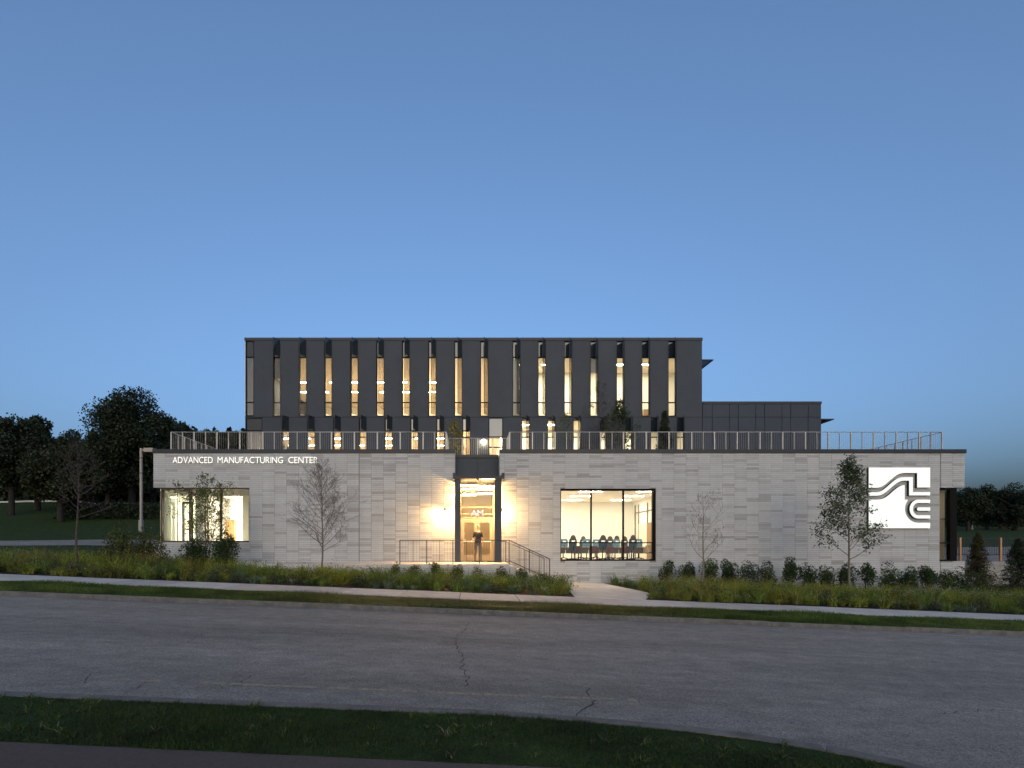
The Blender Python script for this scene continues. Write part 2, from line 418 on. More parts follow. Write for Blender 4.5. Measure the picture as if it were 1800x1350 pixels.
# side drive and walk on the left, drive behind the fence on the right
sheet('side_drive', [(-150, 36.5), (-34, 34.5), (-27, 35.2), (-20, 37.2), (-19, 42), (-28, 40.2), (-36, 39.0), (-150, 42)], .03, M_asph, cell=3)
sheet('side_walk', [(-23.5, 25.3), (-20.5, 24.4), (-16.2, 25.6), (-16.2, 28.2), (-20, 27.4), (-23, 26.9)], .03, M_conc, cell=1.5)
sheet('rear_drive', [(27, 40), (120, 44), (120, 58), (27, 52)], .03, M_asph, cell=4)

# worn paint line and cracks in the road
M_paint = mat('worn_yellow_paint', (.215, .19, .135), 0.9, var=.3, scale=14)
mb = MB(); xx = -4.3
while xx < 2.0:
    ln = R.uniform(.03, .16)
    if R.random() < .62:
        yy = 5.93 + R.uniform(-.008, .008); h = .09 * R.uniform(.5, 1.0)
        mb.poly([(px_, py_, gz(px_, py_) - .096) for px_, py_ in ((xx, yy), (xx + ln * .9, yy + R.uniform(-.01, .01)), (xx + ln, yy + h), (xx + R.uniform(-.01, .02), yy + h))])
    xx += ln
mb.build('road_marking', M_paint, road)
M_crack = mat('crack_filler', (.018, .017, .017), 0.95)
def crack(P, w, seed):
    rr = random.Random(seed); pts = [hit(*q) for q in P]; line = []
    for a, b in zip(pts, pts[1:]):
        n = max(2, int((b - a).length / .06))
        for i in range(n): line.append(a.lerp(b, i / n) + Vector((rr.gauss(0, .022), rr.gauss(0, .022), 0)))
    mb = MB(); wl = [w * rr.uniform(.25, 1.2) for _ in line]; nrm = []
    for i in range(len(line)):
        d = line[min(i + 1, len(line) - 1)] - line[max(i - 1, 0)]; nrm.append(Vector((-d.y, d.x, 0)).normalized())
    for i in range(len(line) - 1):
        q = [line[i] - nrm[i] * wl[i], line[i + 1] - nrm[i + 1] * wl[i + 1], line[i + 1] + nrm[i + 1] * wl[i + 1], line[i] + nrm[i] * wl[i]]
        mb.poly([(p.x, p.y, gz(p.x, p.y) - .0965) for p in q])
    mb.build('crack', M_crack, road)
for i, (P, w) in enumerate([([(823, 1086), (818, 1098), (800, 1112), (803, 1128), (815, 1145), (812, 1160), (822, 1184), (820, 1196)], .011),
                            ([(1035, 1198), (1033, 1210), (1046, 1217), (1030, 1227), (1016, 1236), (1008, 1250), (1018, 1258)], .011),
                            ([(160, 1172), (148, 1183), (145, 1190)], .008), ([(375, 1100), (340, 1112), (302, 1128)], .006),
                            ([(265, 1182), (235, 1196), (216, 1206), (214, 1218)], .007), ([(440, 1176), (420, 1188), (404, 1197)], .006),
                            ([(1185, 1132), (1192, 1139)], .008), ([(1690, 1198), (1696, 1204)], .008), ([(30, 1086), (70, 1080), (120, 1076)], .01),
                            ([(1640, 1243), (1700, 1236), (1790, 1234)], .006), ([(590, 1148), (640, 1149), (690, 1147)], .005)]):
    crack(P, w, 40 + i)

# ------------------------------------------------------------------ building, stone storey
D = 25.35; k = F / D
BLD = thing('campus_building', 'two-part campus building: pale stone base under a charcoal metal upper block', 'building', (0, D, 0))
BLD.location = (0, 0, 0)
XL, XR = PX(270, D), PX(1695, D)
ZT = PZ(797, D)                      # top of the stone
ZC = PZ(790, D)                      # top of the coping
FLR = CH - 0.80                      # ground floor and porch level
OPL = (PX(277, D), PX(438.3, D), PZ(953, D), PZ(857, D))          # corner window, left
OPM = (PX(985, D), PX(1153, D), PZ(986, D), PZ(859, D))           # classroom window
OPR = (PX(1651, D), XR + 1, PZ(986.5, D), PZ(857.5, D))           # corner window, right
OPE = (PX(800, D), PX(878, D), FLR - .05, ZC + 1)                 # entrance bay
OPN = [(OPL[0] - 5, OPL[1], OPL[2], OPL[3]), OPM, OPR, OPE]
stone = MB()
wall_cells(stone, XL + .02, XR - .02, -2.0, ZT, D, D + .35, OPN)
for xe in (XL + .02, XR - .02):      # side walls (seen only from further round)
    s = 1 if xe > 0 else -1
    x_in = xe - s * .35
    stone.box(min(xe, x_in), max(xe, x_in), D + .36, D + 22, OPL[3] + .02 if s < 0 else OPR[3] + .02, ZT)
    stone.box(min(xe, x_in), max(xe, x_in), D + 4.5, D + 22, -2, OPL[3])
SW = stone.build('stone_wall', M_joint, BLD)
# reveals of the entrance bay
mb = MB(); mb.box(OPE[0] - .3, OPE[0], D + .36, D + 1.2, FLR, ZT); mb.box(OPE[1], OPE[1] + .3, D + .36, D + 1.2, FLR, ZT)
mb.build('entrance_reveal', STONE[2], BLD)
# stone tiles, 600 x 100 mm, stack bonded
ncol = 67; cw = (XR - XL) / ncol; ch = 0.1; nrow = int((ZT + 1.6) / ch)
tiles = []; MJ = (17, 65)      # columns that start at a movement joint
for c in range(ncol):
    r = 0
    tone = R.choice([0, 1, 1, 2, 2, 3])
    while r < nrow:
        run = R.choices([1, 2, 3, 4], [12, 4, 1, .4])[0]
        tone = R.choices([0, 1, 2, 3, 4, 5], [9, 10, 6, 4, 2.0, .6])[0]
        if tone < 3: run = R.choices([1, 2, 3], [8, 3, 1])[0]
        for i in range(run):
            if r >= nrow: break
            x0 = XL + c * cw + (.018 if c in MJ else 0); x1 = XL + (c + 1) * cw - (.018 if c + 1 in MJ else 0); z1 = ZT - r * ch; z0 = z1 - ch; r += 1
            if z1 < gz((x0 + x1) / 2, D) - .15: continue
            ok = True
            for o in OPN:
                if x0 < o[1] - .01 and x1 > o[0] + .01 and z0 < o[3] - .01 and z1 > o[2] + .01:
                    ix = min(x1, o[1]) - max(x0, o[0]); iz = min(z1, o[3]) - max(z0, o[2])
                    if iz >= ch * .99 and ix < cw * .99:
                        if o[0] > x0: x1 = o[0]
                        else: x0 = o[1]
                    elif ix >= cw * .99 and iz < ch * .99:
                        if o[2] > z0: z1 = o[2]
                        else: z0 = o[3]
                    elif ix < cw * .99:
                        if o[0] > x0: x1 = o[0]
                        else: x0 = o[1]
                    else: ok = False
                    if x1 - x0 < .03 or z1 - z0 < .02: ok = False
            if ok: tiles.append((x0, x1, z0, z1, tone if R.random() < .85 else R.randrange(6)))
full = [t for t in tiles if abs(t[1] - t[0] - cw) < 1e-6 and abs(t[3] - t[2] - ch) < 1e-6]
full.sort(key=lambda t: abs((t[0] + t[1]) / 2) + abs((t[2] + t[3]) / 2 - 3.2) * 1.2)
single = set(full[:300])
JH, JV, TH = .010, .008, .022
tile_me = []
for i in range(6):
    mb = MB(); hw, hh, c = cw / 2 - JV / 2, ch / 2 - JH / 2, .003
    b = [(-hw, 0, -hh), (hw, 0, -hh), (hw, 0, hh), (-hw, 0, hh)]
    f = [(-hw + c, -TH, -hh + c), (hw - c, -TH, -hh + c), (hw - c, -TH, hh - c), (-hw + c, -TH, hh - c)]
    mb.poly(f)
    for j in range(4): mb.poly([b[j], b[(j + 1) % 4], f[(j + 1) % 4], f[j]])
    o = mb.build('tile', STONE[i]); tile_me.append(o.data); bpy.data.objects.remove(o)
field = MB()
for t in tiles:
    pr = R.uniform(-.004, .003)
    if t in single:
        o = bpy.data.objects.new('tile', tile_me[t[4]]); link(o, SW); o.location = ((t[0] + t[1]) / 2, D - .001 + pr, (t[2] + t[3]) / 2)
    else:
        x0, x1, z0, z1 = t[0] + JV / 2, t[1] - JV / 2, t[2] + JH / 2, t[3] - JH / 2; y = D - TH + pr
        b = len(field.v)
        field.v += [(x0, D + .002, z0), (x1, D + .002, z0), (x1, D + .002, z1), (x0, D + .002, z1), (x0, y, z0), (x1, y, z0), (x1, y, z1), (x0, y, z1)]
        for q in ((4, 5, 6, 7), (0, 1, 5, 4), (1, 2, 6, 5), (2, 3, 7, 6), (3, 0, 4, 7)):
            field.f.append(tuple(b + i for i in q)); field.m.append(t[4])
tf = field.build('tile_field', STONE, SW); tf['kind'] = 'stuff'
# coping and roof deck
mb = MB()
mb.box(XL - .03, OPE[0], D - .06, D + .40, ZT + .004, ZC); mb.box(OPE[1], XR + .06, D - .06, D + .40, ZT + .004, ZC)
mb.box(XL - .03, XL + .4, D + .402, D + 22, ZT + .004, ZC); mb.box(XR - .4, XR + .06, D + .402, D + 22, ZT + .004, ZC)
mb.build('coping', M_coping, BLD)
M_roof = mat('roof_paver', (.22, .21, .20), .9, var=.1, scale=4)
mb = MB(); mb.box(XL + .37, OPE[0] - .01, D + .41, D + 5.6, ZT - .35, ZT - .02); mb.box(OPE[1] + .01, XR - .37, D + .41, D + 5.6, ZT - .35, ZT - .02)
mb.box(OPE[0] - .008, OPE[1] + .008, D + 1.5, D + 5.6, ZT - .7, ZT - .4)
mb.build('roof_deck', M_roof, BLD)
# soffit of the stone overhang at each corner
mb = MB(); mb.box(XL + .03, OPL[1], D + .02, D + 4.4, OPL[3] + .004, OPL[3] + .05); mb.box(OPR[0], XR - .03, D + .02, D + 4.4, OPR[3] + .004, OPR[3] + .05)
mb.build('overhang_soffit', M_seam, BLD)

def window(op, yg, verticals, transoms, fr=.06, mat_f=M_black, depth=.14, right=None, left=None):
    """frame part with one pane per light; verticals/transoms are positions of bars; bars are (pos, width)"""
    x0, x1, z0, z1 = op
    L_ = left or fr; R_ = right or fr
    mb = MB()
    mb.box(x0, x0 + L_, yg - depth, yg + .06, z0, z1); mb.box(x1 - R_, x1, yg - depth, yg + .06, z0, z1)
    mb.box(x0 + L_, x1 - R_, yg - depth, yg + .06, z0, z0 + fr * 1.3); mb.box(x0 + L_, x1 - R_, yg - depth, yg + .06, z1 - fr * 1.5, z1)
    for p, w in verticals: mb.box(p - w / 2, p + w / 2, yg - depth + .01, yg + .05, z0 + fr * 1.3, z1 - fr * 1.5)
    xs = [x0 + L_] + [q for p, w in verticals for q in (p - w / 2, p + w / 2)] + [x1 - R_]
    for zt, w in transoms:
        for i in range(0, len(xs), 2): mb.box(xs[i], xs[i + 1], yg - depth + .02, yg + .045, zt - w / 2, zt + w / 2)
    fo = mb.build('window', mat_f, BLD)
    zs = [z0 + fr * 1.3] + [q for p, w in transoms for q in (p - w / 2, p + w / 2)] + [z1 - fr * 1.5]
    for i in range(0, len(xs), 2):
        for j in range(0, len(zs), 2):
            p = MB(); p.box(xs[i] - .01, xs[i + 1] + .01, yg - .012, yg, zs[j] - .01, zs[j + 1] + .01); p.build('pane', M_glass, fo)
    return fo
# classroom window
YG = D + .20
wm = window(OPM, YG, [(PX(1040.2, D), .055), (PX(1097, D), .055)], [(PZ(954, D), .05)], fr=.055, right=.13, left=.045)
# left corner window
XA = PX(281, D)
wl = window((XA, OPL[1], OPL[2], OPL[3]), YG, [(PX(331.5, D), .055), (PX(386, D), .055)], [], fr=.055, left=.07, mat_f=M_bronze)
mb = MB(); mb.box(XA - .02, XA + .001, YG - .10, YG + 4.0, OPL[2], OPL[2] + .08); mb.box(XA - .02, XA + .001, YG - .10, YG + 4.0, OPL[3] - .1, OPL[3])
mb.box(XA - .02, XA + .001, YG + 1.3, YG + 1.37, OPL[2] + .08, OPL[3] - .1); mb.box(XA - .02, XA + .001, YG + 2.7, YG + 2.77, OPL[2] + .08, OPL[3] - .1)
mb.build('side_window_frame', M_bronze, wl)
p = MB(); p.box(XA - .012, XA - .003, YG + .06, YG + 4, OPL[2] + .08, OPL[3] - .1); p.build('pane', M_glass, wl)
mb = MB(); mb.box(XL + .1, OPL[1], D + .02, D + .34, OPL[2] - .05, OPL[2] - .002); mb.build('window_sill', M_bronze, wl)
# right corner window
XB = PX(1684, D)
wr = window((OPR[0], XB, OPR[2], OPR[3]), YG, [], [(PZ(954.5, D), .06), (PZ(912, D), .03)], fr=.055, right=.33)
p = MB(); p.box(XB - .008, XB, YG + .08, YG + 4, OPR[2] + .08, OPR[3] - .1); p.build('pane', M_glass, wr)

# interiors of the stone storey
def ceiling_light(x0, x1, y0, y1, z, em, parent):
    mb = MB(); mb.box(x0 - .02, x1 + .02, y0 - .02, y1 + .02, z - .03, z - .004); o = mb.build('ceiling_light', M_white, parent)
    e = MB(); e.poly([(x0, y0, z - .032), (x0, y1, z - .032), (x1, y1, z - .032), (x1, y0, z - .032)]); e.build('diffuser', em, o)
    return o
mb = MB(); ZCL = PZ(883, 33.2)
room(mb, 2.6, 10.35, D + .36, 33.2, FLR, ZCL)
mb.poly([(2.6, D + .355, FLR), (10.35, D + .355, FLR), (10.35, D + .355, OPM[2]), (2.6, D + .355, OPM[2])], 0)
CL = mb.build('classroom_interior', [M_white, M_floor, M_white], BLD)
for yl in (26.35, 28.75, 31.2):
    for xl in (2.75, 5.44, 8.4): ceiling_light(xl, xl + 1.18, yl - .07, yl + .07, ZCL, E_class, CL)
# glazed partition, door and cabinet on the right-hand classroom wall
mb = MB()
for y0_, y1_ in ((28.9, 28.96), (30.3, 30.36), (31.9, 31.96), (32.6, 32.66)): mb.box(10.28, 10.345, y0_, y1_, FLR, ZCL - .25)
mb.box(10.29, 10.344, 28.96, 32.6, PZ(900, 31) , PZ(900, 31) + .06)
mb.build('partition_frame', M_doorb, CL)
mb = MB(); mb.box(10.27, 10.34, 29.0, 30.28, FLR + .01, FLR + 2.15); mb.build('classroom_door', M_wood, CL)
mb = MB(); mb.box(10.285, 10.34, 30.4, 31.85, FLR + .01, FLR + 2.15); mb.build('partition_panel', M_cream, CL)
# lobby
mb = MB(); LZ = OPL[3] + .10
room(mb, -15.72, PX(438.3, D) + .05, D + .36, 32.5, FLR, LZ)
LB = mb.build('lobby_interior', [M_white, M_floor, M_white], BLD)
for yl in (26.2, 27.6, 29.4, 31.2): ceiling_light(-13.0, -11.4, yl, yl + .25, LZ, E_lobby, LB)
for yl in (27.6, 30.2): ceiling_light(-15.2, -13.6, yl, yl + .12, LZ, E_up, LB)
mb = MB(); mb.box(-14.75, -14.35, 27.2, 27.6, FLR, LZ); mb.build('lobby_column', M_white, LB)
mb = MB(); mb.box(-13.35, -11.16, 29.6, 29.7, FLR, LZ); mb.build('lobby_partition', M_white, LB)
mb = MB(); mb.box(-15.3, -15.22, 26.9, 27.02, FLR, FLR + 3.1); mb.box(-14.86, -14.78, 26.9, 27.02, FLR, FLR + 3.1); mb.box(-15.22, -14.86, 26.9, 27.02, FLR + 3.0, FLR + 3.1)
mb.build('lobby_door_frame', M_bronze, LB)
mb = MB(); mb.box(-15.6, -14.9, 31.9, 32.2, FLR, FLR + 2.4); mb.build('lobby_door', M_wood, LB)
# dim corner room on the right
mb = MB(); room(mb, 18.9, XB - .33, D + .36, 30.4, FLR - .6, OPR[3] + .05)
RR = mb.build('corner_room_interior', [M_cream, M_floor, M_tanceil], BLD)
mb = MB()
for zz in (1.9, 2.55, 3.2): mb.box(20.2, XB - .36, 28.6, 29.1, zz, zz + .05)
mb.box(21.6, 21.66, 28.62, 29.08, FLR - .6, 4.2)
mb.build('shelf', M_bronze, RR)
for yl in (26.8, 28.2): ceiling_light(22.2, 23.6, yl, yl + .1, OPR[3] + .05, E_dim, RR)

# entrance bay: set-back panel, canopy, columns, doors
YP = D + .95
mb = MB(); xm = (OPE[0] + OPE[1]) / 2
mb.box(OPE[0] + .004, xm - .005, YP, YP + .08, PZ(846, YP), PZ(805, YP)); mb.box(xm + .005, OPE[1] - .004, YP, YP + .08, PZ(846, YP), PZ(805, YP))
mb.build('entrance_panel', M_panel, BLD)
mb = MB(); mb.box(OPE[0] + .004, OPE[1] - .004, YP - .05, YP + .5, PZ(804.8, YP), PZ(799.5, YP)); mb.build('entrance_parapet_cap', M_coping, BLD)
YC0, YD = D - 1.1, D + 1.05            # canopy front and door plane
cx0, cx1 = PX(796, YC0), PX(887, YC0)
zc1, zc0 = PZ(831, YC0), PZ(842, YC0)
mb = MB()
mb.box(cx0, cx0 + .12, YC0, D + .9, zc0, zc1); mb.box(cx1 - .12, cx1, YC0, D + .9, zc0, zc1)
mb.box(cx0 + .12, cx1 - .12, YC0 + .10, D + .9, zc0 + .02, zc0 + .10)
mb.box(cx0 + .12, cx1 - .12, YC0 + .02, YC0 + .10, zc0 + .02, zc0 + .16)
mb.box((cx0 + cx1) / 2 - .09, (cx0 + cx1) / 2 + .03, YC0 + .12, D + .9, zc0 - .03, zc0 + .018)
mb.build('canopy', M_coping, BLD)
zs = PZ(846, D)
for xa, xb in ((PX(799.5, D - .9), PX(809.5, D - .9)), (PX(869.5, D - .9), PX(881.4, D - .9))):
    mb = MB(); w = xb - xa
    mb.box(xa, xb, D - 1.0, D - .97, FLR, zc0 + .015); mb.box(xa, xb, D - .76, D - .73, FLR, zc0 + .015); mb.box((xa + xb) / 2 - .03, (xa + xb) / 2 + .03, D - .97, D - .76, FLR, zc0 + .015)
    mb.box(xa - .03, xb + .03, D - 1.03, D - .70, FLR + .001, FLR + .02)
    mb.build('column', M_panel, BLD)
# vestibule soffit and lights
zsf = PZ(852, D + .1)
mb = MB()
mb.poly([(OPE[0], D + .1, zsf + .25), (OPE[0], YD + .4, zsf + .25), (OPE[1], YD + .4, zsf + .25), (OPE[1], D + .1, zsf + .25)])
mb.poly([(OPE[0] + .002, D + .0, FLR), (OPE[0] + .002, YD + .4, FLR), (OPE[0] + .002, YD + .4, zsf + .25), (OPE[0] + .002, D, zsf + .25)])
mb.poly([(OPE[1] - .002, YD + .4, FLR), (OPE[1] - .002, D + .0, FLR), (OPE[1] - .002, D, zsf + .25), (OPE[1] - .002, YD + .4, zsf + .25)])
mb.build('entrance_lining', M_tan_lin, BLD)
def linear(x0, x1, y, z, em, parent, name='porch_light'):
    mb = MB(); mb.box(x0, x1, y - .03, y + .03, z, z + .04); o = mb.build(name, M_black, parent)
    e = MB(); e.box(x0 + .01, x1 - .01, y - .02, y + .02, z - .03, z - .001); e.build('tube', em, o)
ex0, ex1 = PX(811, D), PX(868, D); exm = (ex0 + ex1) / 2
zt_ = 4.516
linear(ex0, exm - .03, 24.5, zt_, E_canopy, BLD); linear(exm + .03, ex1, 24.95, zt_, E_canopy, BLD)
linear(ex0, exm - .03, 25.9, zt_, E_porch, BLD); linear(exm + .03, ex1, 26.1, zt_, E_porch, BLD)
# door set
dx0, dx1 = PX(811, YD), PX(866, YD); zd = PZ(911.5, YD); dz1 = zsf + .22
mb = MB()
mb.box(OPE[0] + .003, dx0, YD - .05, YD + .07, FLR, dz1); mb.box(dx1, OPE[1] - .003, YD - .05, YD + .07, FLR, dz1)
mb.box(dx0, dx1, YD - .05, YD + .07, zd, zd + .07)
for zz in (PZ(891.5, YD), PZ(903.5, YD)): mb.box(dx0, dx1, YD - .04, YD + .05, zz - .025, zz + .025)
mb.box(dx0, dx1, YD - .05, YD + .07, dz1 - .05, dz1)
DF = mb.build('door_frame', M_doorb, BLD)
p = MB(); p.box(dx0, dx1, YD, YD + .012, zd + .07, dz1 - .05); p.build('pane', M_glass, DF)
dm = (dx0 + dx1) / 2
for xa, xb in ((dx0 + .006, dm - .004), (dm + .004, dx1 - .006)):
    mb = MB(); st = .15
    mb.box(xa, xa + st, YD - .03, YD + .03, FLR + .012, zd - .006); mb.box(xb - st, xb, YD - .03, YD + .03, FLR + .012, zd - .006)
    mb.box(xa + st, xb - st, YD - .03, YD + .03, FLR + .012, FLR + .32); mb.box(xa + st, xb - st, YD - .03, YD + .03, zd - .20, zd - .006)
    do = mb.build('entrance_door', M_doorb, BLD)
    p = MB(); p.box(xa + st, xb - st, YD - .004, YD + .004, FLR + .32, zd - .20); p.build('pane', M_glass, do)
    h = MB(); h.box(xa + .07, xb - .07, YD + .06, YD + .10, FLR + 1.02, FLR + 1.10); h.box(xa + .08, xa + .12, YD + .03, YD + .06, FLR + 1.02, FLR + 1.1); h.box(xb - .12, xb - .08, YD + .03, YD + .06, FLR + 1.02, FLR + 1.1)
    h.box(xa + .1, xb - .1, YD - .085, YD - .055, FLR + .98, FLR + 1.06); h.box(xa + .11, xa + .14, YD - .056, YD - .031, FLR + .99, FLR + 1.05); h.box(xb - .14, xb - .11, YD - .056, YD - .031, FLR + .99, FLR + 1.05)
    h.build('push_bar', M_galv, do)
# vestibule behind the doors
mb = MB(); room(mb, OPE[0] - .6, OPE[1] + .6, YD + .42, YD + 5, FLR, dz1 + .02)
VB = mb.build('vestibule_interior', [M_tan_lin, M_floor, M_tan_lin], BLD)
linear(ex0 - .1, exm - .03, 29.2, zt_, E_vest, VB, 'vestibule_light'); linear(exm + .03, ex1 + .1, 28.5, zt_, E_vest, VB, 'vestibule_light'); ceiling_light(-.5, 1.0, YD + 1.2, YD + 1.32, dz1 + .02, E_vest, VB)
mb = MB(); mb.box(OPE[0] - .3, OPE[0] + .4, YD + 4.7, YD + 4.95, FLR + .9, FLR + 2.0); mb.build('notice_board', M_wood, VB)

# ------------------------------------------------------------------ upper block
U = 31.0
UX0, UX1 = PX(431, U), PX(1234, U); UX2 = PX(1443, U)
UZ1, UZb, UZ0 = PZ(594, U), PZ(733.5, U), ZT - .4
UZ2 = PZ(706, U)
XT, YTIP = -.26, -.53
def tipX(px): return (px - VX) * (U + YTIP) / F - XT
UT = [tipX(p) for p in (480, 526.5, 572, 618.5, 665, 711, 758, 804.5, 851, 908.5, 954, 1001, 1047.5, 1094.5, 1140, 1187)]
LT = [tipX(p) for p in (495.5, 541.5, 588, 634, 680, 726, 772.5, 819, 925, 971, 1017, 1063, 1109.5, 1155.5, 1202)]
SWD = .46
zu1, zu_s, zu_m, zu0 = PZ(599, U), PZ(627.5, U), PZ(707, U), PZ(731.5, U)
zl1, zl_s, zl0 = PZ(735.5, U), PZ(757, U), UZ0 + .05
zl_m = PZ(768, U)
door_op = (PX(859, U), PX(884, U), UZ0 + .02, PZ(735.5, U))
upo = [(x - SWD, x, zu0, zu1) for x in UT]; loo = [(x - SWD, x, zl0, zl1) for x in LT]
cor_u = (UX0 - 1, PX(446.5, U), zu0, zu1); cor_l = (UX0 - 1, PX(461, U), zl0, zl1)
mb = MB()
wall_cells(mb, UX0, UX1, UZ0, UZ1 - .18, U, U + .25, upo + loo + [cor_u, cor_l, door_op])
mb.box(UX1 + .002, UX2, U, U + .25, UZ0, UZ2 - .15)
mb.box(UX1 - .25, UX1, U + .252, U + 14, UZ0, UZ1 - .18); mb.box(UX2 - .25, UX2, U + .252, U + 14, UZ0, UZ2 - .15)
mb.box(UX0 + .2, UX1 - .26, U + 13.6, U + 13.9, UZ0, UZ1 - .18); mb.box(UX0, UX0 + .19, U + 3, U + 13.9, UZ0, UZ1 - .18)
mb.box(UX0 + .19, UX1 - .255, U + .255, U + 13.5, UZ1 - .6, UZ1 - .5)
mb.box(UX1 + .003, UX2 - .255, U + .255, U + 13.5, UZ2 - .5, UZ2 - .4)
UW = mb.build('metal_clad_wall', M_seam, BLD)
mb = MB(); mb.box(UX0 - .03, UX1 + .02, U - .05, U + .3, UZ1 - .18, UZ1); mb.box(UX1 - .28, UX1 + .02, U + .302, U + 14, UZ1 - .18, UZ1); mb.box(UX0 - .03, UX0 + .25, U + .302, U + 14, UZ1 - .18, UZ1)
mb.box(UX1 + .022, UX2 + .02, U - .05, U + .3, UZ2 - .15, UZ2); mb.box(UX2 - .28, UX2 + .02, U + .302, U + 14, UZ2 - .15, UZ2)
mb.build('parapet_cap', M_coping, BLD)
def panel(x0, x1, z0, z1, mt):
    mb = MB(); g = .012; pr = R.uniform(-.003, .003)
    mb.bevbox(x0 + g, x1 - g, U - .035 + pr, U - .002, z0 + g, z1 - g, .006); mb.build('panel', mt, UW)
edges = [cor_u[1]] + [q for x in UT for q in (x - SWD, x)] + [UX1]
for i in range(0, len(edges), 2): panel(edges[i], edges[i + 1], UZb, UZ1 - .19, M_panel)
ld = sorted(LT + [])
edges = [cor_l[1]] + [q for x in LT[:8] for q in (x - SWD, x)] + [door_op[0]]
for i in range(0, len(edges), 2): panel(edges[i], edges[i + 1], UZ0, UZb, M_panelB)
edges = [door_op[1]] + [q for x in LT[8:] for q in (x - SWD, x)] + [UX1]
for i in range(0, len(edges), 2): panel(edges[i], edges[i + 1], UZ0, UZb, M_panelB)
for x in UT: panel(x - SWD, x, UZb, zu0, M_panel)
xs = [UX1 + .01] + [PX(p, U) for p in (1251.5, 1282, 1297.5, 1328, 1343.5, 1374, 1389, 1420)] + [UX2]
for a, b in zip(xs, xs[1:]): panel(a, b, UZb, UZ2 - .16, M_panelB); panel(a, b, UZ0, UZb, M_panelB)
# slot windows with projecting glass fins
def slot(x, z0, zs_, z1, zm, fin_z0, fin_z1, lit_low=None):
    xa, xb = x - SWD, x
    mb = MB(); yg = U + .10
    mb.box(xa, xa + .03, yg - .05, yg + .05, z0, z1); mb.box(xb - .03, xb, yg - .05, yg + .05, z0, z1)
    mb.box(xa + .03, xb - .03, yg - .05, yg + .05, zs_ - .03, zs_ + .03)
    if zm: mb.box(xa + .03, xb - .03, yg - .05, yg + .05, zm - .025, zm + .025)
    mb.box(xa + .03, xb - .03, yg - .05, yg + .05, z0, z0 + .05)
    w = mb.build('slot_window', M_black, BLD)
    p = MB(); p.box(xa + .03, xb - .03, yg, yg + .01, z0 + .05, zs_ - .03); p.build('pane', M_glass, w)
    p = MB(); p.box(xa + .03, xb - .03, yg, yg + .03, zs_ + .03, z1); p.build('spandrel', M_spand, w)
    # fin: glass blade angled to the left with a slim metal nosing
    t = .012; d = Vector((XT, YTIP, 0)); nrm = Vector((YTIP, -XT, 0)).normalized() * t
    a = Vector((xb - .01, U - .04, 0)); b_ = Vector((xb + XT, U + YTIP, 0))
    f = MB(); f.prism([(p.x, p.y) for p in (a + nrm, a - nrm, b_ - nrm, b_ + nrm)][::-1], fin_z0, zs_ - .02); f.build('fin', M_fin, w)
    f = MB(); f.prism([(p.x, p.y) for p in (a + nrm, a - nrm, b_ - nrm, b_ + nrm)][::-1], zs_ - .018, fin_z1); f.build('fin_top', M_spand, w)
    f = MB(); f.tube([(b_.x, b_.y, fin_z0), (b_.x, b_.y, fin_z1)], .016, 4); f.tube([(a.x, a.y, fin_z0), (a.x, a.y, fin_z1)], .03, 4); f.build('fin_nosing', M_coping, w)
for x in UT: slot(x, zu0, zu_s, zu1, zu_m, zu0 + .02, UZ1 - .16)
M_dimmer = mat('grey_dimming_screen', (.34, .33, .30), .9, var=.06, scale=2)  # added screens that dim some slot windows so their rooms seem unlit
for x, f_ in ((UT[9], 1.0), (UT[0], .35), (UT[12], .25)):
    mb = MB(); mb.box(x - SWD + .035, x - .035, U + .16, U + .17, zu_s - .03 - (zu_s - zu0 - .06) * f_, zu_s - .03); mb.build('dimming_screen', M_dimmer, BLD)
for i, x in enumerate(LT):
    slot(x, zl0, zl_s if i not in (8, 9, 10) else PZ(738, U), zl1, zl_m, zl0, UZb + .01)
# glazed corner at the left end
for op, zs_, zm, c1 in ((cor_u, zu_s, zu_m, cor_u[1]), (cor_l, zl_s, None, cor_l[1])):
    mb = MB(); yg = U + .06
    mb.box(UX0, UX0 + .07, yg - .05, yg + .05, op[2], op[3]); mb.box(c1 - .04, c1, yg - .05, yg + .05, op[2], op[3])
    for zz in [op[2] + .03, zs_] + ([zm] if zm else []): mb.box(UX0 + .07, c1 - .04, yg - .04, yg + .05, zz - .03, zz + .03)
    w = mb.build('corner_window', M_black, BLD)
    if op is cor_u: e_ = MB(); e_.box(UX0 - .012, UX0 + .025, yg - .075, yg - .052, op[2], op[3]); e_.build('corner_trim', M_galv, w)
    p = MB(); p.box(UX0 + .07, c1 - .04, yg, yg + .01, op[2] + .06, zs_ - .03); p.box(UX0, UX0 + .01, yg + .06, U + 3, op[2] + .06, zs_ - .03); p.build('pane', M_dark_glass, w)
    p = MB(); p.box(UX0 + .07, c1 - .04, yg, yg + .03, zs_ + .03, op[3]); p.box(UX0, UX0 + .03, yg + .06, U + 3, zs_ + .03, op[3]); p.build('spandrel', M_cornerp, w)
# sun shades on the end walls
for xe, ztop, ln in ((UX1, PZ(631, U), .72), (UX2, PZ(735.5, U), .84)):
    mb = MB(); mb.box(xe + .02, xe + ln, U + .05, U + .12, ztop - .06, ztop); mb.box(xe + ln - .06, xe + ln, U + .12, U + 6, ztop - .06, ztop)
    for q in range(6): mb.box(xe + .04 + q * .11, xe + .09 + q * .11, U + .12, U + 6, ztop - .05, ztop - .01)
    mb.build('sun_shade', M_coping, BLD)
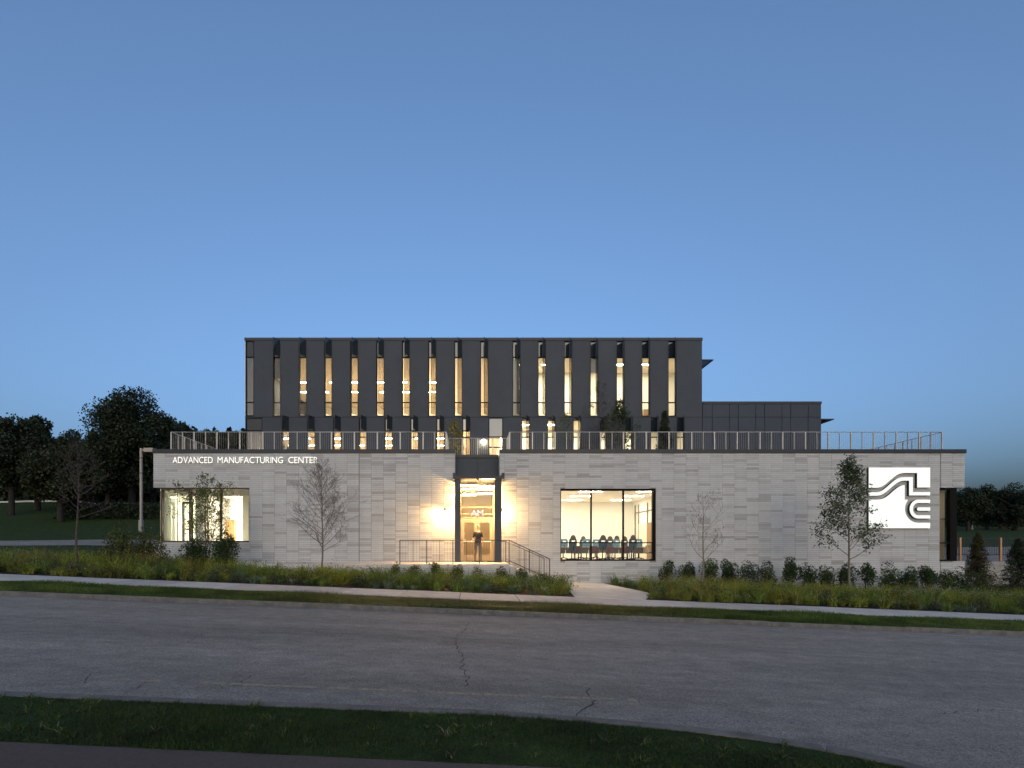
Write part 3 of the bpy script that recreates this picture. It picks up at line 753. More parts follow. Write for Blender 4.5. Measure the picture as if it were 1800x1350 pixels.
# terrace door with pale panel over a lit transom
mb = MB(); x0, x1, z0, z1 = door_op; yg = U + .05
mb.box(x0, x0 + .04, yg - .05, yg + .05, z0, z1); mb.box(x1 - .04, x1, yg - .05, yg + .05, z0, z1); mb.box(x0 + .04, x1 - .04, yg - .05, yg + .05, PZ(768, U) - .03, PZ(768, U) + .03); mb.box(x0 + .04, x1 - .04, yg - .05, yg + .05, PZ(786, U) - .03, PZ(786, U) + .03)
td = mb.build('terrace_door', M_black, BLD)
p = MB(); p.box(x0 + .04, x1 - .04, yg, yg + .03, PZ(768, U) + .03, z1); p.build('door_panel', mat('pale_grey_panel', (.33, .35, .35), .4, var=.04, scale=2), td)
p = MB(); p.box(x0 + .04, x1 - .04, yg, yg + .01, z0, PZ(786, U) - .03); p.box(x0 + .04, x1 - .04, yg, yg + .01, PZ(786, U) + .03, PZ(768, U) - .03); p.build('pane', M_glass, td)
# upper interiors
zc3 = PZ(627.5, U) + .15; zf3 = PZ(733, U) + .06; XS = PX(884, U)
mb = MB(); room(mb, UX0 + .05, XS - .05, U + .27, U + 12, zf3, zc3)
A = mb.build('upper_studio_interior', [M_cream, M_floor, M_tanceil], BLD)
for yl in (36.1, 38.4):
    x = UX0 + .6
    while x < XS - 3: ceiling_light(x, x + 2.3, yl, yl + .10, zc3 - .02, E_up, A); x += 3.1
mb = MB()
for x in (-11.0, -8.2, -4.4, -1.8): mb.box(x, x + .35, 36.5, 36.9, zf3 + .01, zc3 - .02)
mb.build('studio_column', M_white, A)
mb = MB(); room(mb, XS, UX1 - .27, U + .27, U + 3.4, zf3, zc3)
B_ = mb.build('upper_office_interior', [M_white, M_floor, M_cream], BLD)
for x in np.arange(XS + .5, UX1 - 2, 2.1): ceiling_light(x, x + 1.2, 32.6, 32.72, zc3 - .01, E_upR, B_)
mb = MB()
for x in (3.3, 6.6, 11.2): mb.box(x, x + .9, 33.6, 34.3, zf3 + .01, zf3 + 1.1)
mb.build('office_cabinet', M_wood, B_)
zc2 = zl_s + .25; zf2 = UZ0 - .3
mb = MB(); room(mb, UX0 + .05, XS - .05, U + .27, U + 9, zf2, zc2)
C_ = mb.build('lower_studio_interior', [M_cream, M_floor, M_tanceil], BLD)
ceiling_light(PX(860, 32), PX(884, 32), 31.6, 32.4, zc2 - .02, E_upR, C_)  # extra panel added to brighten the glass of the terrace door
for yl in (34.2, 36.6):
    x = UX0 + .6
    while x < XS - 3: ceiling_light(x, x + 2.3, yl, yl + .10, zc2 - .02, E_up, C_); x += 3.1
mb = MB(); room(mb, XS, UX1 - .27, U + .27, U + 3, zf2, PZ(737, U))
Dd = mb.build('lower_office_interior', [M_white, M_floor, M_cream], BLD)
for x in np.arange(XS + .5, UX1 - 2, 2.4): ceiling_light(x, x + 1.2, 32.2, 32.35, PZ(737, U) - .01, E_upR, Dd)
# terrace wall lamp
mb = MB(); lx, lz = PX(850, U), PZ(774, U); mb.box(lx - .09, lx + .09, U - .22, U - .04, lz, lz + .08)
tl = mb.build('terrace_lamp', M_black, BLD); e = MB(); e.box(lx - .06, lx + .06, U - .19, U - .07, lz - .03, lz - .002); e.build('lamp_glass', E_terr, tl)

# ------------------------------------------------------------------ porch platform, steps and railings
YF = 21.9
PL = thing('entrance_platform', 'raised concrete entrance platform with stone front and side steps before the doors', 'platform', (0, 23, 0)); PL.location = (0, 0, 0)
xpl, xpr = PX(400, 23), 1.55
mb = MB(); mb.box(xpl, xpr, YF - .03, D - .03, FLR - .16, FLR); mb.build('slab', M_slab, PL)
mb = MB()
mb.box(xpl + .02, xpr - .02, YF + .02, D - .04, -1.2, FLR - .162); pw = mb.build('platform_wall', M_joint, PL)
# stone facing of the platform front
xx = xpl + .02
while xx < xpr - .1:
    x1 = min(xx + .6, xpr - .02); z = FLR - .165
    for r in range(14):
        z1 = z - r * .1; z0 = z1 - .1
        if z1 < gz(xx, YF) - .1: break
        t = MB(); t.box(xx + .004, x1 - .004, YF, YF + .022, z0 + .005, z1 - .005); t.build('tile', STONE[R.choice([0, 0, 1, 2])], pw)
    xx = x1
NS = 7; rise = (FLR - (gz(3.6, 23) + .03)) / NS; tr = .30
for i in range(1, NS):
    zt = FLR - i * rise; x0 = xpr + (i - 1) * tr
    mb = MB(); mb.box(x0 + .002, x0 + tr + .02, YF + .1 , D - .6, -1.0, zt); mb.build('step', M_slab, PL)
mb = MB(); mb.prism([(xpr + .002, YF - .03), (xpr + NS * tr, YF - .03), (xpr + NS * tr, YF + .095), (xpr + .002, YF + .095)], -1.0, -.2)
for i in range(1, NS):
    x0 = xpr + (i - 1) * tr; mb.box(x0 + .003, x0 + tr + .001, YF - .03, YF + .095, -.199, FLR - i * rise + .05)
mb.build('cheek_wall', M_conc, PL)

def baluster_run(root, a, b, z0, z1, post_x, mid_x, matr, rail_r, post_w, bal_gap, bal_r, bottom=.09, half_w=None):
    """straight railing from a to b (x, y); z0/z1 functions of t give foot and handrail height"""
    a = Vector(a); b = Vector(b); L_ = (b - a).length
    def at(t): p = a.lerp(b, t); return p.x, p.y
    t0, t1 = at(0), at(1)
    mb = MB(); mb.tube([(*t0, z1(0)), (*t1, z1(1))], rail_r, 8); mb.build('top_rail', matr, root, True)
    mb = MB(); mb.tube([(*t0, z0(0) + bottom), (*t1, z0(1) + bottom)], rail_r * .6, 6); mb.build('bottom_rail', matr, root, True)
    for t in post_x:
        x_, y_ = at(t); mb = MB(); mb.box(x_ - post_w / 2, x_ + post_w / 2, y_ - post_w / 2, y_ + post_w / 2, z0(t), z1(t)); mb.build('post', matr, root)
    for t in mid_x:
        x_, y_ = at(t); mb = MB(); q = post_w * .45 / 2; mb.box(x_ - q, x_ + q, y_ - q * 2, y_ + q * 2, z0(t) + bottom, z1(t)); mb.build('stanchion', matr, root)
    mb = MB(); n = int(L_ / bal_gap)
    for i in range(1, n):
        t = i / n; x_, y_ = at(t); mb.tube([(x_, y_, z0(t) + bottom), (x_, y_, z1(t))], bal_r, 4, cap=False)
    o = mb.build('balusters', matr, root); o['kind'] = 'stuff'

YR = D + .45; zr = PZ(759.5, YR); zb = ZT - .02
def flat(z): return lambda t: z
rl = thing('roof_railing', 'galvanised roof railing above the white lettering with a return at its left end', 'railing', group='railings along the roof terrace edge')
xa, xb = PX(301, YR), PX(784, YR)
baluster_run(rl, (xa, YR), (xb, YR), flat(zb), flat(zr), [i / 12 for i in range(13)], [(i + .5) / 12 for i in range(12)], M_galv, .02, .05, .105, .0026)
baluster_run(rl, (xa, YR + .05), (xa, YR + 14), flat(zb), flat(zr), [i / 12.3 for i in range(1, 13)], [(i + .5) / 12.3 for i in range(12)], M_galv, .02, .05, .105, .0026)
rr_ = thing('roof_railing', 'long galvanised roof railing right of the entrance with a return at its far end', 'railing', group='railings along the roof terrace edge')
xa, xb = PX(896, YR), PX(1655.5, YR)
baluster_run(rr_, (xa, YR), (xb, YR), flat(zb), flat(zr), [i / 19 for i in range(20)], [(i + .5) / 19 for i in range(19)], M_galv, .02, .05, .105, .0026)
baluster_run(rr_, (xb, YR + .05), (xb, YR + 14), flat(zb), flat(zr), [i / 12.3 for i in range(1, 13)], [(i + .5) / 12.3 for i in range(12)], M_galv, .02, .05, .105, .0026)
rm = thing('roof_railing', 'short set-back galvanised railing on the roof directly over the entrance', 'railing', group='railings along the roof terrace edge')
YR2 = 27.3; xa, xb = PX(786, YR2), PX(893, YR2)
baluster_run(rm, (xa, YR2), (xb, YR2), flat(ZT - .4), flat(zr), [0, .25, .5, .75, 1], [], M_galv, .02, .045, .105, .0055)
for xe in (PX(784, YR) + .02, PX(896, YR) - .02):
    baluster_run(rm, (xe, YR + .08), (xe, YR2 + .3), flat(ZT - .02), flat(zr), [.5, 1], [], M_galv, .02, .05, .105, .0055)

yq = 22.15; pr_ = thing('porch_railing', 'slim dark steel guard rail along the entrance platform, sloping down beside the steps', 'railing')
xa, xb = PX(703, yq), PX(895, yq)
baluster_run(pr_, (xa, yq), (xb, yq), flat(FLR), flat(FLR + 1.03), [0, .245, .485, .727, 1.0], [.12, .365, .61, .86], M_rail_dark, .02, .04, .12, .004, bottom=.10)
sx0, sx1 = xb, xb + 1.75; dzs = -(NS - 1) * rise
baluster_run(pr_, (sx0, yq), (sx1, yq), lambda t: FLR + dzs * t - .02, lambda t: FLR + 1.03 + dzs * t, [.5, 1.0], [.25, .75], M_rail_dark, .02, .04, .12, .004, bottom=.16)
p2 = thing('stair_railing', 'dark steel stair rail on the wall side of the entrance steps', 'railing')
yq2 = D - .75
baluster_run(p2, (xpr - .5, yq2), (xpr, yq2), flat(FLR), flat(FLR + 1.0), [0, 1], [], M_rail_dark, .018, .035, .12, .004)
baluster_run(p2, (xpr, yq2), (xpr + 1.85, yq2), lambda t: FLR + dzs * t, lambda t: FLR + 1.0 + dzs * t, [.5, 1.0], [], M_rail_dark, .018, .035, .12, .004, bottom=.16)

# ------------------------------------------------------------------ signs and lamps
def glyph(ch, bold=.0):
    cu = bpy.data.curves.new('letter', 'FONT'); cu.body = ch; cu.size = 1.0; cu.extrude = .09; cu.offset = bold; cu.resolution_u = 4
    o = bpy.data.objects.new('letter', cu); COL.objects.link(o)
    dg = bpy.context.evaluated_depsgraph_get(); me = bpy.data.meshes.new_from_object(o.evaluated_get(dg))
    bpy.data.objects.remove(o); return me
def word(root, text, px0, px1, py0, py1, Y, face, side, bold, track=.10, thick=.06):
    ms = [glyph(c, bold) for c in text]; ext = []
    for me in ms:
        c = np.empty(len(me.vertices) * 3, dtype=np.float32); me.vertices.foreach_get('co', c); c = c.reshape(-1, 3); ext.append(c)
    h = np.median([c[:, 1].max() for c in ext]); x = 0; pos = []
    for ch_, c in zip(text, ext):
        w = c[:, 0].max() - c[:, 0].min(); pos.append(x); x += w + track * (.55 if ch_ in 'AVTF' else 1)
    tot = x - track; W_ = PX(px1, Y) - PX(px0, Y); H_ = PZ(py0, Y) - PZ(py1, Y)
    for me, c, p in zip(ms, ext, pos):
        c2 = np.empty_like(c)
        c2[:, 0] = PX(px0, Y) + (c[:, 0] - c[:, 0].min() + p) / tot * W_
        c2[:, 2] = PZ(py1, Y) + c[:, 1] / h * H_
        c2[:, 1] = Y - c[:, 2] / .09 * thick / 2
        me.vertices.foreach_set('co', c2.ravel()); me.materials.clear(); me.materials.append(face); me.materials.append(side); me.update()
        for p_ in me.polygons: p_.material_index = 0 if abs(p_.normal.y) > .8 else 1
        o = bpy.data.objects.new('letter', me); link(o, root)
ls = thing('wall_lettering', 'lit white letters ADVANCED MANUFACTURING CENTER on the stone wall', 'sign')
M_side = mat('letter_side', (.5, .5, .45), .5)
YL = D - .10
word(ls, 'ADVANCED', 304, 374.5, 803.4, 814.3, YL, E_letter, M_side, .0)
word(ls, 'MANUFACTURING', 383, 497.6, 803.4, 814.3, YL, E_letter, M_side, .0)
word(ls, 'CENTER', 507.2, 559.4, 803.4, 814.3, YL, E_letter, M_side, .0)
am = thing('door_lettering', 'lit white letters AM over the entrance doors', 'sign')
word(am, 'AM', 828, 849.5, 896.3, 907.8, YD - .12, E_letter, M_side, .0)

em = thing('emblem_sign', 'large square lit white emblem sign with wave and curve cut-outs', 'sign')
YS = D - .16
def U_(u, v): return (PX(1500 + u / 6.75, YS), PZ(800 + v / 6.75, YS))
def arc(cx, cy, rx, ry, a0, a1, n=14): return [(cx + rx * math.cos(math.radians(a0 + (a1 - a0) * i / n)), cy - ry * math.sin(math.radians(a0 + (a1 - a0) * i / n))) for i in range(n + 1)]
pieces = [
    [(183, 147), (912, 147), (912, 384), (757, 384), (757, 212), (610, 212), (580, 214), (550, 221), (520, 235), (490, 255), (455, 284), (420, 314), (385, 344), (350, 368), (318, 382), (285, 388), (183, 388)],
    [(183, 440), (275, 440), (310, 434), (345, 418), (385, 389), (420, 358), (455, 327), (490, 298), (522, 278), (556, 266), (600, 262), (707, 262), (707, 438), (912, 438), (912, 478), (662, 478), (662, 303), (606, 303), (570, 307), (535, 320), (500, 343), (465, 372), (425, 407), (390, 437), (352, 462), (318, 476), (280, 482), (183, 482)],
    [(183, 530), (295, 528), (340, 520), (378, 504), (415, 478), (450, 447), (485, 416), (520, 389), (555, 368), (585, 358), (610, 355), (610, 527), (648, 530)] + arc(770, 640, 157, 162, 136, 270, 18)[1:] + [(912, 802), (912, 868), (183, 868)],
    [(912, 528)] + arc(770, 640, 102, 112, 90, 270, 18) + [(912, 752), (912, 714)] + arc(770, 641, 62, 73, 270, 90, 18) + [(912, 568)],
    [(912, 620)] + arc(775, 640, 20, 20, 90, 270, 8) + [(912, 660)]]
M_dark_side = mat('sign_case_side', (.03, .03, .028), .6)
for P in pieces:
    q = [U_(*p) for p in P]
    bm = bmesh.new(); fv = [bm.verts.new((x_, YS, z_)) for x_, z_ in q]; f = bm.faces.new(fv)
    bmesh.ops.recalc_face_normals(bm, faces=[f])
    if f.normal.y > 0: f.normal_flip()
    r = bmesh.ops.extrude_face_region(bm, geom=[f])
    for v in [g for g in r['geom'] if isinstance(g, bmesh.types.BMVert)]: v.co.y += .13
    bmesh.ops.recalc_face_normals(bm, faces=bm.faces[:])
    for f_ in bm.faces: f_.material_index = 0 if f_.normal.y < -.9 else 1
    bmesh.ops.triangulate(bm, faces=[f_ for f_ in bm.faces if len(f_.verts) > 4])
    me = bpy.data.meshes.new('sign_face'); bm.to_mesh(me); bm.free(); me.materials.append(E_sign); me.materials.append(M_dark_side)
    link(bpy.data.objects.new('sign_face', me), em)

def sconce(px, py, label, bpx):
    t = thing('wall_lantern', label, 'lamp'); x_, z_ = PX(px, D - .1), PZ(py, D - .1)
    mb = MB(); mb.box(x_ - .05, x_ + .05, D - .05, D - .024, z_ - .02, z_ + .16); mb.build('back_plate', M_black, t)
    yb_ = D - .42; xp = x_; x_ = PX(bpx, yb_)
    mb = MB(); mb.tube([(x_, yb_, z_ + .10), (x_, yb_, z_ + .015)], [.04, .07 if px > 800 else .13], 12); mb.tube([(xp, D - .05, z_ + .11), (x_, yb_, z_ + .11)], .018, 6); mb.build('shade', M_black, t, True)
    e = MB(); e.tube([(x_, yb_, z_ + .012), (x_, yb_, z_ - .06)], [.05, .04], 10); e.build('bulb', E_sconce if px < 800 else E_sconce2, t, True)
    return t
sconce(781.5, 899, 'glowing wall lantern on the stone left of the entrance', 781.5)
sconce(881, 899, 'wall lantern hidden behind the right entrance column', 878.2)

lp = hit(248, 936)
LPO = thing('lamp_post', 'tall pale square lamp post with one arm behind the left building corner', 'street lamp', lp)
kp = F / lp.y; H = (936 - 788) / kp; M_pole = mat('pale_pole_paint', (.30, .26, .22), .6, var=.08, scale=1)
mb = MB(); w = 1.9 / kp
mb.bevbox(-w, w, -w, w, .5, H, .04); mb.build('pole', M_pole, LPO)
mb = MB(); mb.box(-w * 1.5, w * 1.5, -w * 1.5, w * 1.5, -.3, 1.15); mb.build('base', M_conc2, LPO)
for f_ in (.70, .88):
    mb = MB(); mb.box(-w * 1.1, w * 1.1, -w * 1.1, w * 1.1, H * f_, H * f_ + .06); mb.build('band', M_black, LPO)
mb = MB(); mb.box(w, 8.5 / kp, -.05, .05, H - .22, H - .10); mb.build('arm', M_pole, LPO)
mb = MB(); mb.box(8.5 / kp, 24 / kp, -.35, .35, H - .38, H - .02); mb.build('lamp_head', M_pole, LPO)

# ------------------------------------------------------------------ vegetation
def leaves(name, C, size, mt, parent=None, up=.3, aspect=.55, seed=0, fold=.0):
    """C (N,3) leaf positions; rhombic leaves with random directions"""
    rg = np.random.default_rng(seed); n = len(C); size = np.broadcast_to(size, (n,)) * rg.uniform(.65, 1.25, n)
    d = rg.normal(size=(n, 3)); d[:, 2] += up; d /= np.linalg.norm(d, axis=1)[:, None]
    s = np.cross(d, rg.normal(size=(n, 3))); s /= np.linalg.norm(s, axis=1)[:, None]
    l = size[:, None] * d; w = size[:, None] * aspect * .5 * s
    V = np.stack([C - l * .5, C + w, C + l * .5, C - w], 1).reshape(-1, 3)
    return fast_mesh(name, V, np.arange(4 * n).reshape(n, 4), mt, parent)

def blades(name, base, h, lean, width, mt, seed=0, segs=2, parent=None):
    """curved tapering grass blades: base (N,3), h (N,), lean (N,2) horizontal tip offset"""
    rg = np.random.default_rng(seed); n = len(base); a = rg.uniform(0, math.pi, n); w = np.broadcast_to(width, (n,))
    side = np.stack([np.cos(a) * w, np.sin(a) * w, np.zeros(n)], 1) * .5
    tip = base.copy(); tip[:, :2] += lean; tip[:, 2] += h
    if segs == 1:
        V = np.stack([base - side, base + side, tip], 1).reshape(-1, 3)
        return fast_mesh(name, V, np.arange(3 * n).reshape(n, 3), mt, parent)
    mid = base.copy(); mid[:, :2] += lean * .32; mid[:, 2] += h * .62
    V = np.stack([base - side, base + side, mid + side * .8, mid - side * .8, tip + side * .15, tip - side * .15], 1).reshape(-1, 3)
    k_ = np.arange(n)[:, None] * 6
    Fc = np.concatenate([k_ + np.array([[0, 1, 2, 3]]), k_ + np.array([[3, 2, 4, 5]])], 0)
    return fast_mesh(name, V, Fc, mt, parent)
gzv = np.vectorize(gz)

L_lawn = leafmat('lawn_blade', (.030, .060, .010), (.075, .120, .020), (.13, .14, .04), .2)
L_lawnd = leafmat('verge_blade', (.010, .024, .006), (.026, .052, .010), (.05, .06, .02), .2)  # darker copy of the lawn blades; lens vignetting is put into the colour
def lawn(name, x0, x1, y0, y1, n, h, wid, mt, seed, test=None, label=None, lift=0.0):
    rg = np.random.default_rng(seed); X = rg.uniform(x0, x1, n); Y_ = rg.uniform(y0, y1, n)
    if test is not None: kx = test(X, Y_); X, Y_ = X[kx], Y_[kx]
    B = np.stack([X, Y_, gzv(X, Y_) + lift], 1); patch = .75 + .5 * np.sin(X * 1.3 + 2 * np.sin(Y_ * 1.1)) * np.sin(Y_ * 2.1 + X * .4)
    hh = h * rg.uniform(.5, 1.25, len(X)) * patch
    o = blades(name, B, hh, rg.normal(0, .4, (len(X), 2)) * h, wid, mt, seed, 1)
    tag(o, label, 'grass', kind='stuff')
lawn('lawn_grass', -26, 26, 13.06, 15.34, 150000, .10, .012, L_lawn, 3, label='mown green lawn strip between the far kerb and the sidewalk')
kx_, ky_ = np.array([p[0] for p in NEARK[:-1]]), np.array([p[1] for p in NEARK[:-1]])
lawn('verge_grass', -6.5, 3.85, 3.0, 4.92, 190000, .036, .0055, L_lawnd, 4,
     test=lambda X, Y_: (Y_ < np.interp(X, kx_, ky_) + .025 * np.sin(X * 11) * np.sin(X * 3.7) + .005) & (np.sin(X * 2.1 + 1.5 * np.sin(Y_ * 5)) * np.sin(Y_ * 6.3 + X) < np.random.default_rng(77).uniform(.35, 1.6, len(X))) & (Y_ > np.interp(X, [-8, -2, 3.6, 3.61], [3.92, 3.83, 3.74, 2.0]) + .03 * np.sin(X * 9) + .02), label='dark grass verge beside the near kerb')

rg = np.random.default_rng(91); bw, hw_, lw = [], [], []
for _ in range(150):
    x_ = rg.uniform(-6.4, 3.6); y_ = rg.uniform(3.9, 4.9)
    if y_ > np.interp(x_, kx_, ky_): continue
    n = 14; h = rg.uniform(.035, .085); b = np.zeros((n, 3)); b[:, 0] = x_ + rg.normal(0, .02, n); b[:, 1] = y_ + rg.normal(0, .02, n); b[:, 2] = gz(x_, y_)
    bw.append(b); hw_.append(h * rg.uniform(.4, 1, n)); lw.append(rg.normal(0, h * .7, (n, 2)))
o = blades('verge_weeds', np.concatenate(bw), np.concatenate(hw_), np.concatenate(lw), .010, leafmat('weed_leaf', (.02, .045, .010), (.055, .085, .02), (.16, .15, .10)), 92); tag(o, 'taller weed tufts scattered through the dark grass verge', 'weeds', kind='stuff')
# planting-bed perennials: clumps of blades in several kinds
G = {'green': leafmat('meadow_green', (.065, .120, .020), (.160, .225, .038), (.25, .26, .06)),
     'yellow': leafmat('meadow_yellow_green', (.140, .180, .020), (.260, .285, .038), (.34, .31, .06)),
     'blue': leafmat('meadow_blue_green', (.055, .095, .060), (.110, .155, .105), (.15, .18, .13)),
     'olive': leafmat('meadow_olive', (.090, .115, .024), (.180, .185, .036), (.27, .19, .05)),
     'dark': leafmat('meadow_dark_green', (.028, .065, .020), (.070, .120, .035))}
acc = {k_: [] for k_ in G}; heads = []; heads2 = []; broad = []
poly_path_r = [(17.4, p0[1].x), (20.2, 7.05), (25.3, 6.35)]; poly_path_l = [(17.4, p0[0].x), (22.0, 3.95), (25.3, 4.1)]
def in_bed(x_, y_):
    if y_ < 17.5: return False
    if -22 < x_ < xpr + .1 and y_ > YF - .25 and x_ > xpl - .2: return False
    if y_ > 25.1: return x_ > 24.5 and y_ < 27.5
    lft = np.interp(y_, [q[0] for q in poly_path_l], [q[1] for q in poly_path_l]); rgt = np.interp(y_, [q[0] for q in poly_path_r], [q[1] for q in poly_path_r])
    if lft - .12 < x_ < rgt + .12: return False
    if xpr - .1 < x_ < xpr + NS * tr + .5 and y_ > YF - .3: return False
    return True
rg = np.random.default_rng(21); cnt = 0
def vnoise(x_, y_, sc_, sd):
    return math.sin(x_ * sc_ + sd * 1.7 + 1.9 * math.sin(y_ * sc_ * 1.3 + sd)) * math.cos(y_ * sc_ * 1.6 - sd * .6 + 1.4 * math.sin(x_ * sc_ * .7))
while cnt < 2100:
    x_ = rg.uniform(-27, 29); y_ = 17.6 + rg.beta(1.0, 1.25) * 7.5
    if not in_bed(x_, y_): continue
    if y_ > 22 and rg.random() < .3: continue
    if y_ < 18.15 and rg.random() < .6: continue
    if vnoise(x_, y_, 2.3, 5) > .55 and rg.random() < .8: continue
    cnt += 1
    a_, b_ = vnoise(x_, y_, .75, 1) + rg.normal(0, .22), vnoise(x_, y_, .9, 9) + rg.normal(0, .22)
    kd = 'yellow' if a_ > .45 else 'blue' if a_ < -.55 else 'olive' if b_ > .55 else 'dark' if b_ < -.45 else 'green'
    if x_ > 26 and y_ > 22: kd = 'yellow'
    h = {'yellow': .62, 'green': .58, 'olive': .66, 'dark': .36, 'blue': .40}[kd] * rg.uniform(.55, 1.35)
    if y_ < 18.5: h *= .62
    if x_ < -8 and y_ > 19: h *= 1.12
    nb = int(rg.uniform(45, 95)); r = h * .34
    b = np.zeros((nb, 3)); b[:, 0] = x_ + rg.normal(0, r * .42, nb); b[:, 1] = y_ + rg.normal(0, r * .42, nb); b[:, 2] = gz(x_, y_)
    ang = rg.uniform(0, 2 * math.pi, nb); ln = h * rg.uniform(.1, 1.05, nb)
    acc[kd].append((b, h * rg.uniform(.5, 1.1, nb) * (1 - .3 * (ln / h) ** 2), np.stack([np.cos(ang) * ln, np.sin(ang) * ln], 1), rg.uniform(.010, .019, nb)))
    u = rg.random()
    if kd == 'olive' and u < .5: heads += [(x_ + rg.normal(0, r), y_ + rg.normal(0, r), gz(x_, y_) + h * rg.uniform(.7, 1.1)) for _ in range(int(rg.uniform(10, 28)))]
    elif kd in ('dark', 'green') and u < .2: heads2 += [(x_ + rg.normal(0, r), y_ + rg.normal(0, r), gz(x_, y_) + h * rg.uniform(.85, 1.2)) for _ in range(int(rg.uniform(8, 22)))]
    if kd != 'blue' and u > .4: broad += [(x_ + rg.normal(0, r * .9), y_ + rg.normal(0, r * .9), gz(x_, y_) + h * rg.uniform(.1, .9)) for _ in range(int(rg.uniform(20, 60)))]
mound = {0: [], 1: [], 2: []}
for _ in range(460):
    x_ = rg.uniform(-26, 28); y_ = rg.uniform(17.9, 22.5)
    if not in_bed(x_, y_): continue
    r = rg.uniform(.16, .38); h = rg.uniform(.28, .62); n = int(260 * r / .25); d = rg.normal(size=(n, 3)); d /= np.linalg.norm(d, axis=1)[:, None]; d[:, 2] = np.abs(d[:, 2])
    q = d * rg.uniform(.55, 1.05, (n, 1)) * np.array([r, r, h]); q += np.array([x_, y_, gz(x_, y_)]); mound[int(rg.integers(0, 3))].append(q)
for i, (nm, lb, c) in enumerate((('leafy_perennials', 'mounds of mid green leafy perennials in the planting beds', ((.040, .080, .015), (.115, .165, .032), (.19, .21, .05))),
                                 ('dusky_perennials', 'mounds of dusky dark leaved perennials in the planting beds', ((.022, .030, .018), (.055, .060, .035), (.12, .10, .09))),
                                 ('golden_perennials', 'mounds of yellow flowering perennials in the planting beds', ((.06, .085, .012), (.15, .16, .02), (.34, .24, .03))))):
    o = leaves(nm, np.concatenate(mound[i]), .06, leafmat(nm + '_leaf', *c), aspect=.5, seed=60 + i); tag(o, lb, 'plants', kind='stuff')
names = {'green': ('meadow_grass', 'green ornamental grasses filling the planting beds'), 'yellow': ('golden_grass', 'yellow-green feathery grasses in the planting beds'),
         'blue': ('blue_fescue', 'low blue-green grass mounds in the planting beds'), 'olive': ('olive_sedge', 'olive brown tinted sedges in the planting beds'), 'dark': ('low_groundcover', 'dark green low groundcover tufts in the planting beds')}
for k_, L_ in acc.items():
    o = blades(names[k_][0], np.concatenate([q[0] for q in L_]), np.concatenate([q[1] for q in L_]), np.concatenate([q[2] for q in L_]), np.concatenate([q[3] for q in L_]), G[k_], 5)
    tag(o, names[k_][1], 'plants', kind='stuff')
o = leaves('orange_blossoms', np.array(heads), .045, leafmat('rust_blossom', (.20, .075, .018), (.30, .14, .03)), aspect=.9, seed=8); tag(o, 'scattered rust orange flower heads in the planting beds', 'flowers', kind='stuff')
o = leaves('pale_blossoms', np.array(heads2), .045, leafmat('mauve_blossom', (.20, .16, .18), (.30, .27, .27)), aspect=.9, seed=9); tag(o, 'scattered pale mauve seed heads in the planting beds', 'flowers', kind='stuff')
o = leaves('perennial_leaves', np.array(broad), .075, leafmat('perennial_leaf', (.03, .06, .014), (.10, .13, .03)), aspect=.45, seed=10); tag(o, 'broad perennial leaves among the bed grasses', 'plants', kind='stuff')

# rounded shrubs
L_shrub = leafmat('shrub_leaf', (.014, .032, .010), (.040, .072, .020), (.065, .10, .03))
L_shrub2 = leafmat('mid_shrub_leaf', (.022, .042, .012), (.058, .090, .024), (.09, .12, .035))
L_shrubw = leafmat('young_shrub_leaf', (.030, .045, .010), (.085, .105, .022), (.14, .13, .03))
def blob_points(n, rx, ry, rz, seed, lumps=9):
    rg = np.random.default_rng(seed); out = []
    C = rg.normal(size=(lumps, 3)); C /= np.linalg.norm(C, axis=1)[:, None]; C *= rg.uniform(.25, .62, (lumps, 1)); C[0] = 0
    rad = rg.uniform(.34, .52, lumps); rad[0] = .6
    w = rad ** 2; w /= w.sum(); idx = rg.choice(lumps, n, p=w)
    d = rg.normal(size=(n, 3)); d /= np.linalg.norm(d, axis=1)[:, None]
    p = C[idx] + d * (rad[idx] * rg.uniform(.45, 1.03, n) ** .5)[:, None]
    return p * np.array([rx, ry, rz])
def shrub(name, label, px, Y, py_top, wpx, group, seed, mt=L_shrub, n=1700, leaf=.085, h_over=None):
    X = PX(px, Y); g = gz(X, Y); top = PZ(py_top, Y); h = top - g; r = wpx / 2 * Y / F
    t = thing(name, label, 'shrub', (X, Y, g), group)
    r *= .85 + .4 * ((seed * 37) % 10) / 10; n = int(n * (.8 + .5 * ((seed * 53) % 10) / 10))
    body = min(h * .98, r * 3.2); c = h - body * .5
    P = blob_points(n, r * 1.3, r * 1.3, body * .62, seed, 14); P[:, 2] += c
    leaves('foliage', P, leaf, mt, t, seed=seed)
    mb = MB(); rr = random.Random(seed)
    for i in range(5):
        a = rr.uniform(0, 6.28); q = r * .45
        mb.tube([(rr.uniform(-.04, .04), rr.uniform(-.04, .04), -.03), (math.cos(a) * q * .5, math.sin(a) * q * .5, h * .4), (math.cos(a) * q, math.sin(a) * q, h * .75)], [.014, .010, .005], 5)
    mb.build('stem', M_bark, t)
    return t
ordn = ['first', 'second', 'third', 'fourth', 'fifth', 'sixth', 'seventh', 'eighth', 'ninth', 'tenth', 'eleventh', 'twelfth', 'thirteenth', 'fourteenth', 'fifteenth', 'sixteenth', 'seventeenth']
row = [(1172, 985, 34), (1209, 984, 26), (1248, 980, 32), (1281, 985, 30), (1313, 988, 32), (1350, 991, 29), (1389, 986, 30), (1420, 993, 24), (1454, 993, 26), (1488, 990, 32), (1523, 991, 29), (1566, 991, 30), (1597, 995, 28), (1632, 988, 32), (1661, 994, 28), (1694, 997, 32)]
